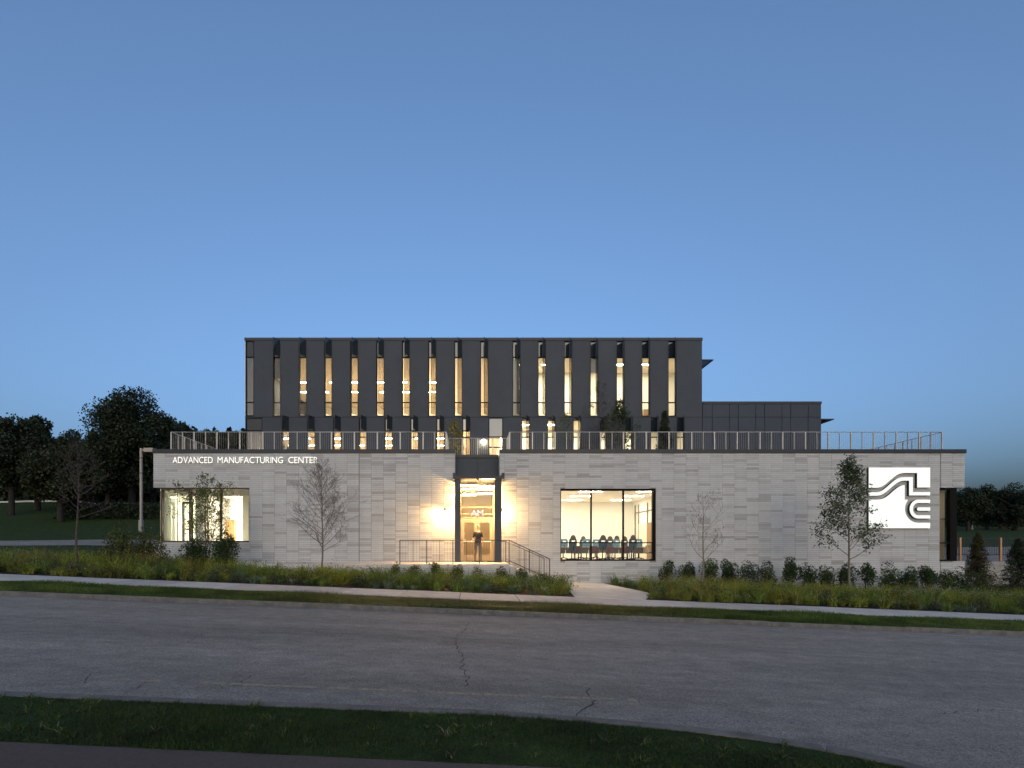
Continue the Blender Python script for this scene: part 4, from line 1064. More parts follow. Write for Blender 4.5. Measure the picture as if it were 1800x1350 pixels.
for i, (px, pt, w) in enumerate(row):
    shrub('wall_shrub', '%s rounded dark green shrub from the classroom window along the right stone wall' % ordn[i], px + R.uniform(-2, 2), 24.1 + R.uniform(-.3, .3), pt + R.uniform(-3, 5), w, 'shrubs along the right stone wall', 100 + i, (L_shrub, L_shrub, L_shrub2)[i % 3])
shrub('wall_shrub', 'bushy shrub with yellow-green top beyond the right building corner', 1737, 24.6, 998, 40, 'shrubs along the right stone wall', 140, L_shrubw, 900)
for i, (px, pt, w) in enumerate([(694, 988, 20), (728, 988, 20), (766, 985, 20), (804, 991, 22), (839, 996, 22), (880, 997, 26), (918, 998, 27), (954, 1001, 29)]):
    shrub('porch_shrub', '%s small clipped shrub from the left along the entrance platform front' % ordn[i], px, 21.3, pt, w, 'small shrubs before the entrance platform', 160 + i, L_shrubw, 800, .065)
for i, (px, pt, w, lb) in enumerate([(205, 922, 62, 'broad bushy shrub between the thin tree and the lamp post'), (262, 930, 56, 'bushy shrub at the left building corner'), (345, 948, 44, 'dark shrub at the foot of the corner window'), (393, 938, 58, 'larger dark shrub under the right half of the corner window')]):
    shrub('corner_shrub', lb, px, 20.8 + .3 * i, pt, w, 'shrubs near the corner window', 180 + i, L_shrubw if i < 2 else L_shrub, 2600, .09)

# trees
def grow(rr, base, h, n_main, first=.28, spread=.5, lev=3, trunk_r=.05, wig=.05, tipup=.35, sub=6, lean=(0, 0)):
    """central leader with ascending branches; returns segments and twig points"""
    segs = []; tips = []
    N = 9; tr_ = []
    off = Vector((0, 0, 0))
    for i in range(N + 1):
        t = i / N; off += Vector((rr.gauss(0, wig * .25), rr.gauss(0, wig * .25), 0)) if i else Vector()
        tr_.append(Vector(base) + off + Vector((lean[0] * t, lean[1] * t, h * t)))
    segs.append((tr_, [max(.004, trunk_r * (1 - .93 * i / N)) for i in range(N + 1)]))
    def at(t):
        q = t * N; i = min(int(q), N - 1); return tr_[i].lerp(tr_[i + 1], q - i)
    def branch(p, d, ln, r, level):
        pts = [p]; n = 4; dd = d.copy()
        for i in range(n):
            dd = (dd + Vector((rr.gauss(0, .13), rr.gauss(0, .13), rr.gauss(tipup * .14, .08)))).normalized(); pts.append(pts[-1] + dd * (ln / n))
        segs.append((pts, [max(.0022, r * .78 * (1 - .8 * i / n)) for i in range(n + 1)]))
        tips.append((pts[-1], level)); tips.append((pts[-2], level)); tips.append((pts[2], level))
        if level < lev:
            for i in range(sub if level == 1 else max(2, sub - 2)):
                t = rr.uniform(.25, .97); q = t * n; j = min(int(q), n - 1); b = pts[j].lerp(pts[j + 1], q - j)
                ax = Vector((rr.gauss(0, 1), rr.gauss(0, 1), rr.gauss(.25, .6))).normalized(); nd = (dd * .75 + ax * .8).normalized()
                branch(b, nd, ln * rr.uniform(.3, .55), r * .5, level + 1)
    for i in range(n_main):
        t = first + (1 - first) * (i + rr.random()) / n_main * .97; a = i * 2.4 + rr.uniform(-.4, .4)
        u = (t - first) / (1 - first); prof = (.45 + .55 * math.sin(math.pi * min(1, .18 + u * .9)))
        d = Vector((math.cos(a), math.sin(a), .55 + .7 * u + rr.uniform(-.15, .15))).normalized()
        branch(at(t), d, h * spread * prof * rr.uniform(.75, 1.1) * (1 - .45 * u), trunk_r * .42 * (1 - .6 * u), 1)
    return segs, tips
def tree(name, label, px, Y, py_top, seed, n_main, spread, bark, leaf=None, leaf_n=0, leaf_s=.06, first=.28, lev=3, sub=6, trunk_r=.045, group=None, tipup=.35, stems=1, z0=None, nl=4):
    rr = random.Random(seed); X = PX(px, Y); g = gz(X, Y) if z0 is None else z0; h = PZ(py_top, Y) - g
    t = thing(name, label, 'tree', (X, Y, g), group); mb = MB(); P = []; trunk = MB()
    for s_ in range(stems):
        hh = h * (1 if s_ == 0 else rr.uniform(.8, .97)); bx = (0, 0, -.05) if s_ == 0 else (rr.uniform(-.12, .12), rr.uniform(-.1, .1), -.05)
        sg, tp = grow(rr, bx, hh, n_main, first, spread, lev, trunk_r if s_ == 0 else trunk_r * .7, .06 if stems == 1 else .2, tipup, sub, (0, 0) if s_ == 0 else ((-1.1, -.2), (1.0, .2), (-.5, .3), (.55, -.3))[(s_ - 1) % 4])
        for i, (pts, rad) in enumerate(sg): (trunk if i == 0 else mb).tube(pts, rad, 7 if i == 0 else 4, cap=False)
        P += [p for p, l in tp if l >= 2]
    trunk.build('trunk', bark, t, True); mb.build('branches', bark, t, True)
    if leaf:
        rg = np.random.default_rng(seed); P = np.array(P); idx = rg.integers(0, len(P), leaf_n)
        C = P[idx] + rg.normal(0, leaf_s * 1.1, (leaf_n, 3)); leaves('crown', C, leaf_s, leaf, t, seed=seed)
    return t
L_young = leafmat('young_tree_leaf', (.060, .095, .018), (.135, .170, .032), (.19, .20, .05), .4)
L_maple = leafmat('grey_green_leaf', (.040, .064, .028), (.080, .110, .050), (.12, .145, .075), .25)
L_dry = leafmat('dry_leaf', (.06, .045, .03), (.11, .085, .05))
tree('young_tree', 'thin bare young tree at the left edge of the planting bed', 135, 19.0, 772, 301, 30, .27, M_bark, L_dry, 160, .05, .42, 3, 6, .05, 'young trees in the planting beds')
tree('young_tree', 'multi-stemmed leafy young tree before the corner window', 362, 22.3, 836, 302, 10, .40, M_bark, L_young, 3500, .09, .20, 3, 6, .035, 'young trees in the planting beds', stems=5)
tree('young_tree', 'bare twiggy tree on the stone wall below the word CENTER', 564, 20.6, 815, 303, 44, .40, M_twig, L_dry, 320, .045, .24, 3, 8, .04, 'young trees in the planting beds')
tree('young_tree', 'small bare tree with pale bark right of the classroom window', 1236, 21.6, 866, 304, 11, .42, M_barkp, L_dry, 170, .06, .27, 3, 5, .045, 'young trees in the planting beds', tipup=.9)
tree('young_tree', 'slender leafy tree partly before the emblem sign', 1493, 21.2, 818, 305, 24, .29, M_barkp, L_maple, 5400, .095, .30, 3, 5, .055, 'young trees in the planting beds', tipup=.2)

# terrace planting on the roof
ZRF = ZT - .02
L_lamplit = leafmat('terrace_lamplit_leaf', (.16, .14, .02), (.30, .25, .04), (.40, .32, .07), .4)  # yellow glow of the terrace lamp is put into the leaf colour
tree('terrace_tree', 'small shrub tree with yellow lamplight in its leaf colour on the roof left of the terrace door', 800, 28.9, 742, 311, 12, .34, M_bark, L_lamplit, 1100, .10, .12, 3, 5, .03, 'roof terrace trees', z0=ZRF - .35)
tree('terrace_tree', 'thin airy green tree on the roof left of the dense terrace bush', 992, 28.4, 726, 312, 9, .34, M_bark, L_young, 520, .08, .15, 3, 5, .025, 'roof terrace trees', z0=ZRF)
tree('terrace_tree', 'tall bare brown tree on the roof before the lit slot windows', 1056, 28.6, 672, 313, 24, .30, M_bark, L_dry, 700, .07, .12, 3, 6, .035, 'roof terrace trees', z0=ZRF)
L_bush = leafmat('terrace_bush_leaf', (.016, .032, .012), (.045, .070, .022))
tree('terrace_tree', 'dense dark bushy tree on the roof beside the bare brown one', 1088, 28.2, 712, 314, 16, .40, M_bark, L_bush, 2600, .11, .05, 3, 5, .035, 'roof terrace trees', z0=ZRF)
def conifer(name, label, px, Y, z0, py_top, wpx, seed, mt, group):
    X = PX(px, Y); g = gz(X, Y) if z0 is None else z0; h = PZ(py_top, Y) - g; r = wpx / 2 * Y / F; rr = np.random.default_rng(seed)
    t = thing(name, label, 'conifer', (X, Y, g), group); mb = MB(); mb.tube([(0, 0, -.05), (0, 0, h * .97)], [.06, .01], 6); mb.build('trunk', M_bark, t)
    br = MB(); P = []
    nb = 240
    for i in range(nb):
        u = (i + rr.random()) / nb; z = h * (.06 + .92 * u); L_ = r * (1 - u) ** .85 * rr.uniform(.7, 1.12) + .03; a = rr.uniform(0, 6.283)
        tip = np.array([math.cos(a) * L_, math.sin(a) * L_, z - .10 * L_ + .05]); s0 = np.array([0, 0, z])
        br.tube([tuple(s0), tuple(tip)], [.008, .003], 3, cap=False)
        q = rr.uniform(.2, 1.03, 40)[:, None]; P.append(s0 + (tip - s0) * q + rr.normal(0, .05, (40, 3)))
    br.build('branches', M_bark, t); leaves('crown', np.concatenate(P), .11, mt, t, up=.2, aspect=.3, seed=seed)
L_con = leafmat('conifer_needle', (.014, .028, .012), (.040, .060, .024))
L_con2 = leafmat('olive_conifer_needle', (.035, .036, .012), (.080, .070, .022))
conifer('terrace_conifer', 'small dark conical evergreen on the roof before the right end slot windows', 1168, 28.4, ZRF, 724, 36, 321, L_con, 'roof terrace trees')
conifer('spruce', 'olive brown young spruce beside the right building corner', 1719, 28.0, None, 938, 58, 322, L_con2, 'young conifers by the right corner')
conifer('spruce', 'dark green young conifer at the right picture edge before the fence', 1790, 28.5, None, 948, 66, 323, L_con, 'young conifers by the right corner')
ul = thing('garden_uplight', 'small uplight on the roof glowing at the foot of the bare brown tree', 'lamp', (PX(1053, 28.1), 28.1, ZRF))
mb = MB(); mb.tube([(0, 0, -.01), (0, 0, .10)], [.05, .06], 10); mb.build('housing', M_black, ul, True)
mb = MB(); mb.tube([(0, 0, .101), (0, 0, .112)], .05, 10); mb.build('lens', emit('uplight_lens', (1.0, .62, .28), 260), ul)
# low planters grasses on the roof
B, HH, LN = [], [], []
for _ in range(90):
    px = R.choice([R.uniform(1200, 1290), R.uniform(1400, 1560), R.uniform(828, 842), R.uniform(960, 1130)]); Y = R.uniform(27.9, 28.8); X = PX(px, Y); n = 26; h = R.uniform(.35, .8)
    b = np.zeros((n, 3)); b[:, 0] = X + NR.normal(0, .08, n); b[:, 1] = Y + NR.normal(0, .08, n); b[:, 2] = ZRF - (.35 if px < 850 else 0); B.append(b); HH.append(h * NR.uniform(.6, 1.1, n)); LN.append(NR.normal(0, h * .3, (n, 2)))
o = blades('terrace_grass', np.concatenate(B), np.concatenate(HH), np.concatenate(LN), .014, G['green'], 12); tag(o, 'low grasses planted along the roof terrace', 'plants', kind='stuff')

# big background trees
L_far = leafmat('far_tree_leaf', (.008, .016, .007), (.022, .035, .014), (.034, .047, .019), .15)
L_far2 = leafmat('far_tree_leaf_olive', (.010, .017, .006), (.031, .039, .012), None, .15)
def big_tree(label, px, py_base, py_top, w_px, seed, mt=L_far, n=9000, trunk_px=None, crown_low=.12, Y=None, leaf=.42, lumps=46, shape='round', cat='tree', group='large trees behind the building'):
    if Y is None: b = hit(px, py_base)
    else: b = Vector((PX(px, Y), Y, gz(PX(px, Y), Y)))
    Y = b.y; h = PZ(py_top, Y) - b.z; r = w_px / 2 * Y / F
    t = thing('shade_tree', label, cat, b, group); rr = random.Random(seed); rg = np.random.default_rng(seed)
    rad = (trunk_px or 9) / 2 * Y / F; mb = MB()
    mb.tube([(0, 0, -.3), (0, 0, .3), (rr.uniform(-.1, .1), 0, h * .2), (rr.uniform(-.3, .3), 0, h * .45), (0, 0, h * .8)], [rad * 1.5, rad * 1.1, rad, rad * .6, rad * .2], 8); mb.build('trunk', M_barkd, t, True)
    lb = MB()
    for i in range(9):
        a = rr.uniform(0, 6.28); z0_ = h * rr.uniform(.2, .5); lb.tube([(0, 0, z0_), (math.cos(a) * r * .35, math.sin(a) * r * .35, z0_ + h * .15), (math.cos(a) * r * .75, math.sin(a) * r * .75, z0_ + h * .27)], [rad * .4, rad * .25, rad * .08], 5)
    lb.build('limbs', M_barkd, t, True)
    zc_, hz_ = h * (crown_low + (1 - crown_low) / 2), h * (1 - crown_low) / 2
    C = []
    while len(C) < lumps:
        p = rg.normal(size=3); p /= np.linalg.norm(p); p *= rg.uniform(.35, 1) ** .5
        wfac = math.sqrt(max(0, 1 - (p[2] * .92) ** 2)) if shape == 'round' else 1
        C.append([p[0] * r * .84, p[1] * r * .84, zc_ + p[2] * hz_ * .84])
    C = np.array(C); rad_ = rg.uniform(.12, .32, lumps) * min(r * 1.25, hz_ * 1.4)
    n = int(n * 1.9); idx = rg.integers(0, lumps, n); d = rg.normal(size=(n, 3)); d /= np.linalg.norm(d, axis=1)[:, None]
    P = C[idx] + d * (rad_[idx] * rg.uniform(.35, 1.1, n) ** .6)[:, None] + rg.normal(0, r * .035, (n, 3))
    leaves('crown', P, leaf * .72, mt, t, seed=seed, aspect=.75)
    return t
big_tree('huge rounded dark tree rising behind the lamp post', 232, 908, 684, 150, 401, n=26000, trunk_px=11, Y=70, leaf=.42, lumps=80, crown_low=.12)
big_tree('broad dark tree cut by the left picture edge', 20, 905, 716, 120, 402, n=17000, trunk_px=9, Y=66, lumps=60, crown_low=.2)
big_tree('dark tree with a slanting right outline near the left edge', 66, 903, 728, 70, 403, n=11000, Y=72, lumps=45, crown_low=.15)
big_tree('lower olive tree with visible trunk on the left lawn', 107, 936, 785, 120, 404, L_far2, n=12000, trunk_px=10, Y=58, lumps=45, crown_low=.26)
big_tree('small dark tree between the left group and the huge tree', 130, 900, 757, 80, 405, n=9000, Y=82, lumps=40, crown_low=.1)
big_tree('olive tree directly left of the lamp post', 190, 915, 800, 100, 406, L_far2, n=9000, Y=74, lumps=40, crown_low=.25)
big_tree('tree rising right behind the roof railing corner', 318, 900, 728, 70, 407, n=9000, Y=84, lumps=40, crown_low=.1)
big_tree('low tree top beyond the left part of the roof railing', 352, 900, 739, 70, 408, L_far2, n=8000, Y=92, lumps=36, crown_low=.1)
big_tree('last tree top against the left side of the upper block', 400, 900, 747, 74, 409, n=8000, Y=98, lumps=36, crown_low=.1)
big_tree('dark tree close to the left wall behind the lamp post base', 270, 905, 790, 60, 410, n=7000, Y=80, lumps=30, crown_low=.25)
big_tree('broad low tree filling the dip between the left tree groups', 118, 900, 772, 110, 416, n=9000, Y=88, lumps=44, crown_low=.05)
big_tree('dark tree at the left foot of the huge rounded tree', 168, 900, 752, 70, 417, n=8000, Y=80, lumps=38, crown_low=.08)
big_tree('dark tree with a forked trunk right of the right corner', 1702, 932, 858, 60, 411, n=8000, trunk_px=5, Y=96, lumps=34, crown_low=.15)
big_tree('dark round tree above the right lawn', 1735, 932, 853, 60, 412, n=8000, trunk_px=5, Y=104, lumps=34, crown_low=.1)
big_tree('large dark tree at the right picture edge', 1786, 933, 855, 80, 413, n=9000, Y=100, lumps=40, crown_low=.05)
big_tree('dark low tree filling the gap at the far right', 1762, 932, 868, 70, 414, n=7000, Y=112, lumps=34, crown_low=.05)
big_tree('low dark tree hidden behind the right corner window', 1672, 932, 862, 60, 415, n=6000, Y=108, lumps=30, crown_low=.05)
def woods(name, label, px0, px1, Y, tops, n, seed):
    rg = np.random.default_rng(seed); X = rg.uniform(PX(px0, Y), PX(px1, Y), n); Yv = Y + rg.uniform(-3, 5, n)
    pxv = X / Y * F + VX; top = np.interp(pxv, [q[0] for q in tops], [q[1] for q in tops]) + 5 * np.sin(pxv * .21) + 4 * np.sin(pxv * .53 + 1)
    zt = CH + (VY - top) * Y / F; zb_ = gzv(X, Yv); Z = zb_ + (zt - zb_) * rg.uniform(0, 1, n) ** .8
    o = leaves(name, np.stack([X, Yv, Z], 1), 1.0, L_far, seed=seed, aspect=.8); tag(o, label, 'woods', kind='stuff')
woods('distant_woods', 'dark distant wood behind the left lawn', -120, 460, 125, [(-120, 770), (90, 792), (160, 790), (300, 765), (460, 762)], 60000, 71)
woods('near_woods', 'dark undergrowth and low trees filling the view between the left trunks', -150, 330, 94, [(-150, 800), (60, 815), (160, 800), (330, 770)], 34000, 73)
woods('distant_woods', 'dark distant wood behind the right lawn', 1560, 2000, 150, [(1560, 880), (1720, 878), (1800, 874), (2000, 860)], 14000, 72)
# hedge on the left lawn
hb = hit(215, 912); t = thing('hedge', 'low dark clipped hedge across the left lawn behind the lamp post', 'hedge', hb)
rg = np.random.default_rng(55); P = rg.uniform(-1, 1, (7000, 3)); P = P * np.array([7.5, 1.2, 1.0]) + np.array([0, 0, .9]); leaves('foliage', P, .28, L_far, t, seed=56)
mb = MB()
for q in range(12): mb.tube([(-7 + q * 1.27, 0, -.1), (-7 + q * 1.27, .1, 1.2)], .05, 5)
mb.build('stem', M_barkd, t)

gr_ = thing('guard_rail', 'long pale rail far off behind the left tree trunks', 'rail')
M_pale = mat('pale_rail', (.42, .42, .42), .7)
pts = []
for px, py in ((-40, 884), (60, 881), (130, 881), (165, 886), (235, 893)):
    Y = 84 if px < 150 else 78; pts.append((PX(px, Y), Y, PZ(py, Y)))
mb = MB(); mb.tube(pts, .14, 5); mb.build('rail', M_pale, gr_)
for p in pts:
    mb = MB(); mb.box(p[0] - .08, p[0] + .08, p[1] - .08, p[1] + .08, gz(p[0], p[1]) - .2, p[2]); mb.build('post', M_pale, gr_)
bo = hit(1709, 931); bt = thing('marker_post', 'small white marker post on the right lawn before the far trees', 'post', bo); hb_ = 13.5 * bo.y / F
mb = MB(); mb.tube([(0, 0, -.1), (0, 0, hb_ * .93), (0, 0, hb_)], [.10, .10, .04], 8); mb.build('shaft', M_pale, bt); mb = MB(); mb.tube([(0, 0, hb_ * .72), (0, 0, hb_ * .82)], .105, 8); mb.build('band', M_rail_dark, bt)
# picket fence on the right
M_tan = mat('tan_fence_post', (.42, .22, .10), .6)
fn = thing('picket_fence', 'black picket fence with tan posts beyond the right building corner', 'fence')
yf = 31.5; zf_ = PZ(945.5, yf); zg_ = PZ(977, yf)
for px in (1687.5, 1758.5, 1830):
    X = PX(px, yf); mb = MB(); mb.box(X - .05, X + .05, yf - .05, yf + .05, zg_ - .3, zf_ + .02); mb.build('post', M_tan, fn)
for nm, z_ in (('top_rail', zf_ - .03), ('bottom_rail', zg_ + .08)):
    mb = MB(); mb.box(PX(1600, yf), PX(1835, yf), yf - .02, yf + .02, z_ - .02, z_ + .02); mb.build(nm, M_rail_dark, fn)
x_ = PX(1600, yf)
while x_ < PX(1835, yf):
    mb = MB(); mb.box(x_ - .009, x_ + .009, yf - .033, yf - .021, zg_ + .03, zf_); mb.build('picket', M_rail_dark, fn); x_ += .11
bk = hit(1765, 990); rw = thing('retaining_wall', 'low pale concrete retaining wall under the picket fence', 'wall', (0, 0, 0))
mb = MB(); mb.box(PX(1600, yf - .2), PX(1840, yf - .2), yf - .2, yf + .15, -1.5, zg_ - .35); mb.build('wall_face', M_conc2, rw)

# ------------------------------------------------------------------ classroom furniture
M_navy = mat('navy_shell_plastic', (.014, .030, .052), .5); M_sky = mat('light_blue_shell_plastic', (.07, .16, .24), .45)
M_brown = mat('brown_upholstery', (.065, .038, .022), .8, var=.2, scale=20); M_red = mat('plum_upholstery', (.095, .032, .030), .8)
def chair_proto(mt, head):
    t = thing('swivel_chair', 'x', 'chair')
    mb = MB(); n = 7                                   # curved shell back with a handle slot
    zs_ = [.62, .74, .94, 1.0, 1.06, 1.16]; wd = [.36, .42, .44, .43, .42, .34]
    def bp(i, j, dy):
        u = -1 + 2 * j / n; return (u * wd[i] / 2, -.24 + .07 * u * u + dy - (.03 if i > 2 else 0), zs_[i])
    for i in range(5):
        for j in range(n):
            if i == 3 and 1 < j < 5: continue
            mb.poly([bp(i, j, 0), bp(i, j + 1, 0), bp(i + 1, j + 1, 0), bp(i + 1, j, 0)]); mb.poly([bp(i, j, .02), bp(i + 1, j, .02), bp(i + 1, j + 1, .02), bp(i, j + 1, .02)])
    mb.build('backrest', mt, t, True)
    mb = MB(); mb.prism([(.22 * math.cos(a) * (1.05 if math.sin(a) > 0 else 1), .22 * math.sin(a)) for a in [i * math.pi / 8 for i in range(16)]], .56, .62); mb.build('seat', mt, t)
    mb = MB(); mb.tube([(0, 0, .10), (0, 0, .56)], [.03, .022], 8); mb.tube([(0, -.1, .58), (0, -.26, .60), (0, -.25, .78)], .02, 6); mb.build('stem', M_black, t, True)
    for i in range(5):
        a = i * 2 * math.pi / 5 + .3; mb = MB(); e = (math.cos(a) * .31, math.sin(a) * .31)
        mb.tube([(0, 0, .13), (e[0], e[1], .07)], [.026, .016], 6); mb.tube([(e[0] - .015, e[1], .032), (e[0] + .015, e[1], .032)], .032, 8); mb.build('leg', M_black, t)
    if head:
        mb = MB()
        for i in range(5):
            a0, a1 = i / 5 * math.pi / 2, (i + 1) / 5 * math.pi / 2
            for j in range(12):
                b0, b1 = j / 12 * 2 * math.pi, (j + 1) / 12 * 2 * math.pi
                f_ = lambda a, b: (.15 * math.cos(a) * math.cos(b), -.22 + .09 * math.cos(a) * math.sin(b), 1.16 + .19 * math.sin(a))
                mb.poly([f_(a0, b0), f_(a0, b1), f_(a1, b1), f_(a1, b0)])
        mb.build('headrest', M_brown, t, True)
    return t
protos = {('n', 1): chair_proto(M_navy, True), ('s', 0): chair_proto(M_sky, False), ('s', 1): chair_proto(M_sky, True)}
used = set()
def put_chair(kd, px, Y, rz, label):
    src = protos[kd]; o = src if kd not in used else copy_tree(src); used.add(kd)
    o.location = (PX(px, Y), Y, FLR); o.rotation_euler = (0, 0, rz); tag(o, label, 'chair', 'blue chairs in the classroom')
put_chair(('n', 1), 1005, 26.6, .15, 'navy chair with brown headrest in the left light of the classroom window')
put_chair(('n', 1), 1059, 26.6, -.1, 'navy chair with brown headrest in the middle of the classroom window')
put_chair(('n', 1), 1110, 26.6, .1, 'navy chair with brown headrest in the right light of the classroom window')
put_chair(('s', 0), 990, 28.4, .1, 'light blue chair at the left edge of the classroom window')
put_chair(('s', 0), 1031, 28.2, -.2, 'light blue chair without headrest just left of the first window mullion')
put_chair(('s', 1), 1081, 28.2, .2, 'light blue chair with brown headrest left of the second window mullion')
put_chair(('s', 0), 1046, 30.0, .1, 'far light blue chair just right of the first window mullion')
put_chair(('n', 1), 1022, 29.6, .3, 'far navy chair with brown headrest between the two left light blue chairs')
put_chair(('n', 1), 1072, 29.6, -.2, 'far navy chair with brown headrest behind the plum tub chair')
put_chair(('n', 1), 1095, 30.2, .2, 'far navy chair with brown headrest at the second window mullion')
put_chair(('s', 0), 1122, 28.6, -.3, 'light blue chair right of the right navy chair')
M_ttop = mat('maple_table_top', (.42, .28, .13), .4); M_mod = mat('taupe_modesty_panel', (.085, .062, .045), .7)
def table_proto():
    t = thing('folding_table', 'x', 'table')
    mb = MB(); mb.bevbox(-.68, .68, -.26, .26, .71, .74, .03); mb.build('tabletop', M_ttop, t)
    mb = MB(); mb.box(-.58, -.01, -.20, -.185, .38, .70); mb.box(.01, .58, -.20, -.185, .38, .70); mb.build('modesty_panel', M_mod, t)
    for s in (-1, 1):
        mb = MB(); mb.box(s * .5 - .025, s * .5 + .025, -.03, .03, .06, .71); mb.tube([(s * .5, -.30, .05), (s * .5, 0, .09), (s * .5, .30, .05)], .024, 6); mb.tube([(s * .5 - .16, -.02, .05), (s * .5, 0, .08), (s * .5 + .16, -.02, .05)], .02, 6)
        mb.build('leg', M_black, t)
    return t
tp = table_proto(); first = True
for px, Y, lb in ((993, 27.3, 'maple topped table at the left end of the classroom window'), (1033, 27.4, 'maple topped table across the first window mullion'), (1086, 27.4, 'maple topped table left of the second window mullion'), (1130, 27.3, 'maple topped table at the right end of the classroom window'),
                 (1052, 29.6, 'far maple table behind the middle navy chair'), (1108, 29.8, 'far maple table behind the right navy chair')):
    o = tp if first else copy_tree(tp); first = False; o.location = (PX(px, Y), Y, FLR); tag(o, lb, 'table', 'folding tables in the classroom')
def tub(px, Y, mt, label, h=.78):
    t = thing('tub_chair', label, 'chair', (PX(px, Y), Y, FLR), 'small upholstered chairs in the classroom')
    mb = MB(); n = 8; rows = [(.40, .17), (.5, .2), (h - .06, .22), (h, .19)]
    for (z0_, r0), (z1_, r1) in zip(rows, rows[1:]):
        for j in range(n):
            a0, a1 = math.pi + j / n * math.pi, math.pi + (j + 1) / n * math.pi
            mb.poly([(r0 * math.cos(a0), r0 * math.sin(a0), z0_), (r0 * math.cos(a1), r0 * math.sin(a1), z0_), (r1 * math.cos(a1), r1 * math.sin(a1), z1_), (r1 * math.cos(a0), r1 * math.sin(a0), z1_)])
    mb.build('backrest', mt, t, True)
    mb = MB(); mb.prism([(.2 * math.cos(i * math.pi / 7), .2 * math.sin(i * math.pi / 7)) for i in range(14)], .38, .46); mb.build('seat', mt, t)
    for sx in (-1, 1):
        for sy in (-1, 1): mb = MB(); mb.tube([(sx * .13, sy * .13, .39), (sx * .19, sy * .19, 0)], [.016, .012], 5); mb.build('leg', M_black, t)
tub(1016, 26.9, M_brown, 'brown tub chair right of the first navy chair')
tub(1071, 26.9, M_red, 'plum tub chair right of the middle navy chair')
tub(1044, 26.9, M_red, 'plum tub chair just right of the first window mullion')
tub(1100, 27.0, M_red, 'plum tub chair just right of the second window mullion')
t = thing('paper_roll', 'crumpled kraft paper sheet on the table at the right end of the classroom', 'paper', (PX(1143, 26.7), 26.7, FLR + .42))
mb = MB(); nx_ = 8
for i in range(nx_):
    for j in range(5):
        q = lambda a, b: (-.26 + .52 * a / nx_, .03 * math.sin(a * 1.7 + b), .08 * a / nx_ + b * .075 + .02 * math.sin(a * 2.1 + b * 1.3))
        mb.poly([q(i, j), q(i + 1, j), q(i + 1, j + 1), q(i, j + 1)])
mb.build('sheet', mat('kraft_paper', (.55, .38, .22), .8), t, True)

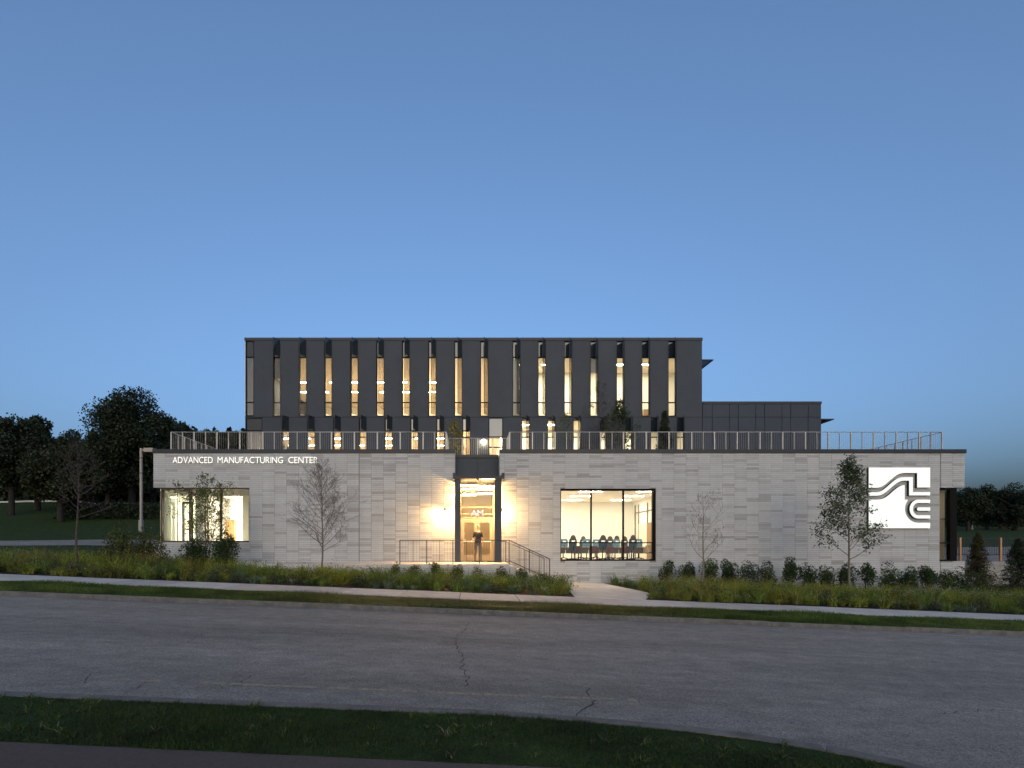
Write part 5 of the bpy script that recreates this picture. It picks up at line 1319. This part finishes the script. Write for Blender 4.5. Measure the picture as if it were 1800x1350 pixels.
# ------------------------------------------------------------------ person at the door, seen from behind
def person():
    Y = D - .35; X = PX(840, Y); t = thing('person', 'person in black t-shirt and grey trousers standing at the doors, seen from behind', 'person', (X, Y, FLR))
    V = [(0, 0, .95), (0, .01, 1.10), (0, .0, 1.28), (0, -.01, 1.42), (0, .0, 1.52), (0, .02, 1.60), (0, .02, 1.70), (0, .02, 1.78)]
    Rr = [(.155, .105), (.145, .10), (.175, .115), (.16, .10), (.062, .06), (.062, .065), (.078, .095), (.060, .075)]
    Ed = [(i, i + 1) for i in range(7)]
    def add(p, r, par):
        V.append(p); Rr.append((r, r) if not isinstance(r, tuple) else r); Ed.append((par, len(V) - 1)); return len(V) - 1
    for s in (-1, 1):
        q_ = .09 if s < 0 else 0
        a = add((s * .10, .0, .88), (.095, .10), 0); a = add((s * .115, .03 + q_ * .6, .50), .062, a); a = add((s * .13, .01 + q_ * .7, .46), .060, a); a = add((s * .145, -.005 + q_, .30), .056, a); a = add((s * .155, -.02 + q_, .09), .042, a)
        f = add((s * .16, .07 + q_, .045), (.045, .036), a); add((s * .185, .17 + q_, .035), (.042, .028), f)
        b = add((s * .165, -.01, 1.41), (.062, .062), 3); b = add((s * .205, -.02, 1.26), .050, b)
        if s < 0: b = add((s * .245, .0, 1.12), .043, b); b = add((s * .25, .12, 1.04), .036, b); b = add((s * .235, .22, 1.0), .027, b); w = Vector((s * .235, .22, 1.0)); dirv = Vector((.05, .8, -.35)).normalized()
        else: b = add((s * .225, -.03, 1.12), .043, b); b = add((s * .235, .0, .99), .036, b); b = add((s * .24, .03, .87), .027, b); w = Vector((s * .24, .03, .87)); dirv = Vector((0, .15, -1)).normalized()
        pm = w + dirv * .06; pi = add(tuple(pm), (.038, .022), b)
        sd = dirv.cross(Vector((s, 0, 0))).normalized()
        for q, ln in ((-.027, .060), (-.009, .075), (.010, .07), (.028, .055)):
            r0 = pm + dirv * .025 + sd * q; i0 = add(tuple(r0), .0095, pi); i1 = add(tuple(r0 + dirv * ln * .55 + Vector((-s * .008, 0, 0))), .009, i0); add(tuple(r0 + dirv * ln + Vector((-s * .02, 0, 0))), .0075, i1)
        r0 = w + dirv * .025 + sd * -.035 + Vector((-s * .012, 0, 0)); i0 = add(tuple(r0), .010, b); add(tuple(r0 + dirv * .04 + sd * -.02), .009, i0)
    me = bpy.data.meshes.new('body'); me.from_pydata(V, Ed, []); o = bpy.data.objects.new('body', me); COL.objects.link(o)
    md = o.modifiers.new('skin', 'SKIN'); md.use_smooth_shade = True
    if not me.skin_vertices: me.attributes.new('skin', 'FLOAT', 'POINT')
    for i, sv in enumerate(me.skin_vertices[0].data): sv.radius = Rr[i]; sv.use_root = (i == 0)
    o.modifiers.new('sub', 'SUBSURF').levels = 2; o.modifiers['sub'].render_levels = 2
    dg = bpy.context.evaluated_depsgraph_get(); m2 = bpy.data.meshes.new_from_object(o.evaluated_get(dg)); bpy.data.objects.remove(o)
    m2.name = 'body'
    skin = mat('skin', (.42, .25, .17), .6); shirt = mat('black_cotton', (.014, .014, .016), .9, var=.2, scale=20); trous = mat('grey_cotton', (.075, .072, .07), .9, var=.2, scale=20); shoe = mat('shoe_leather', (.04, .03, .025), .6)
    for mm in (skin, shirt, trous, shoe): m2.materials.append(mm)
    for p in m2.polygons:
        c = p.center; p.use_smooth = True
        arm = abs(c.x) > .165 + .03 * (c.z < .98)
        if c.z < .085: k_ = 3
        elif arm and c.z > .7: k_ = 1 if c.z > 1.20 else 0
        elif c.z > 1.475: k_ = 0
        elif c.z > .93: k_ = 1
        else: k_ = 2
        p.material_index = k_
    b = bpy.data.objects.new('body', m2); link(b, t)
    # hair, ears and nose on the head
    bm = bmesh.new(); bmesh.ops.create_uvsphere(bm, u_segments=16, v_segments=10, radius=1)
    bmesh.ops.delete(bm, geom=[v for v in bm.verts if v.co.z < -.25 or (v.co.y > .45 and v.co.z < .45)], context='VERTS')
    for v in bm.verts: v.co = Vector((v.co.x * .088, .012 + v.co.y * .108, 1.735 + v.co.z * .098))
    hm = bpy.data.meshes.new('hair'); bm.to_mesh(hm); bm.free(); hm.materials.append(mat('short_light_hair', (.20, .13, .07), .8)); ho = bpy.data.objects.new('hair', hm); link(ho, t)
    mb = MB()
    for s in (-1, 1): mb.tube([(s * .078, .02, 1.66), (s * .098, .012, 1.69), (s * .096, .012, 1.72), (s * .08, .02, 1.735)], [.010, .016, .016, .008], 6)
    mb.tube([(0, .115, 1.72), (0, .145, 1.685), (0, .12, 1.67)], [.008, .016, .008], 6); mb.build('ears_and_nose', skin, t, True)
    return t
person()
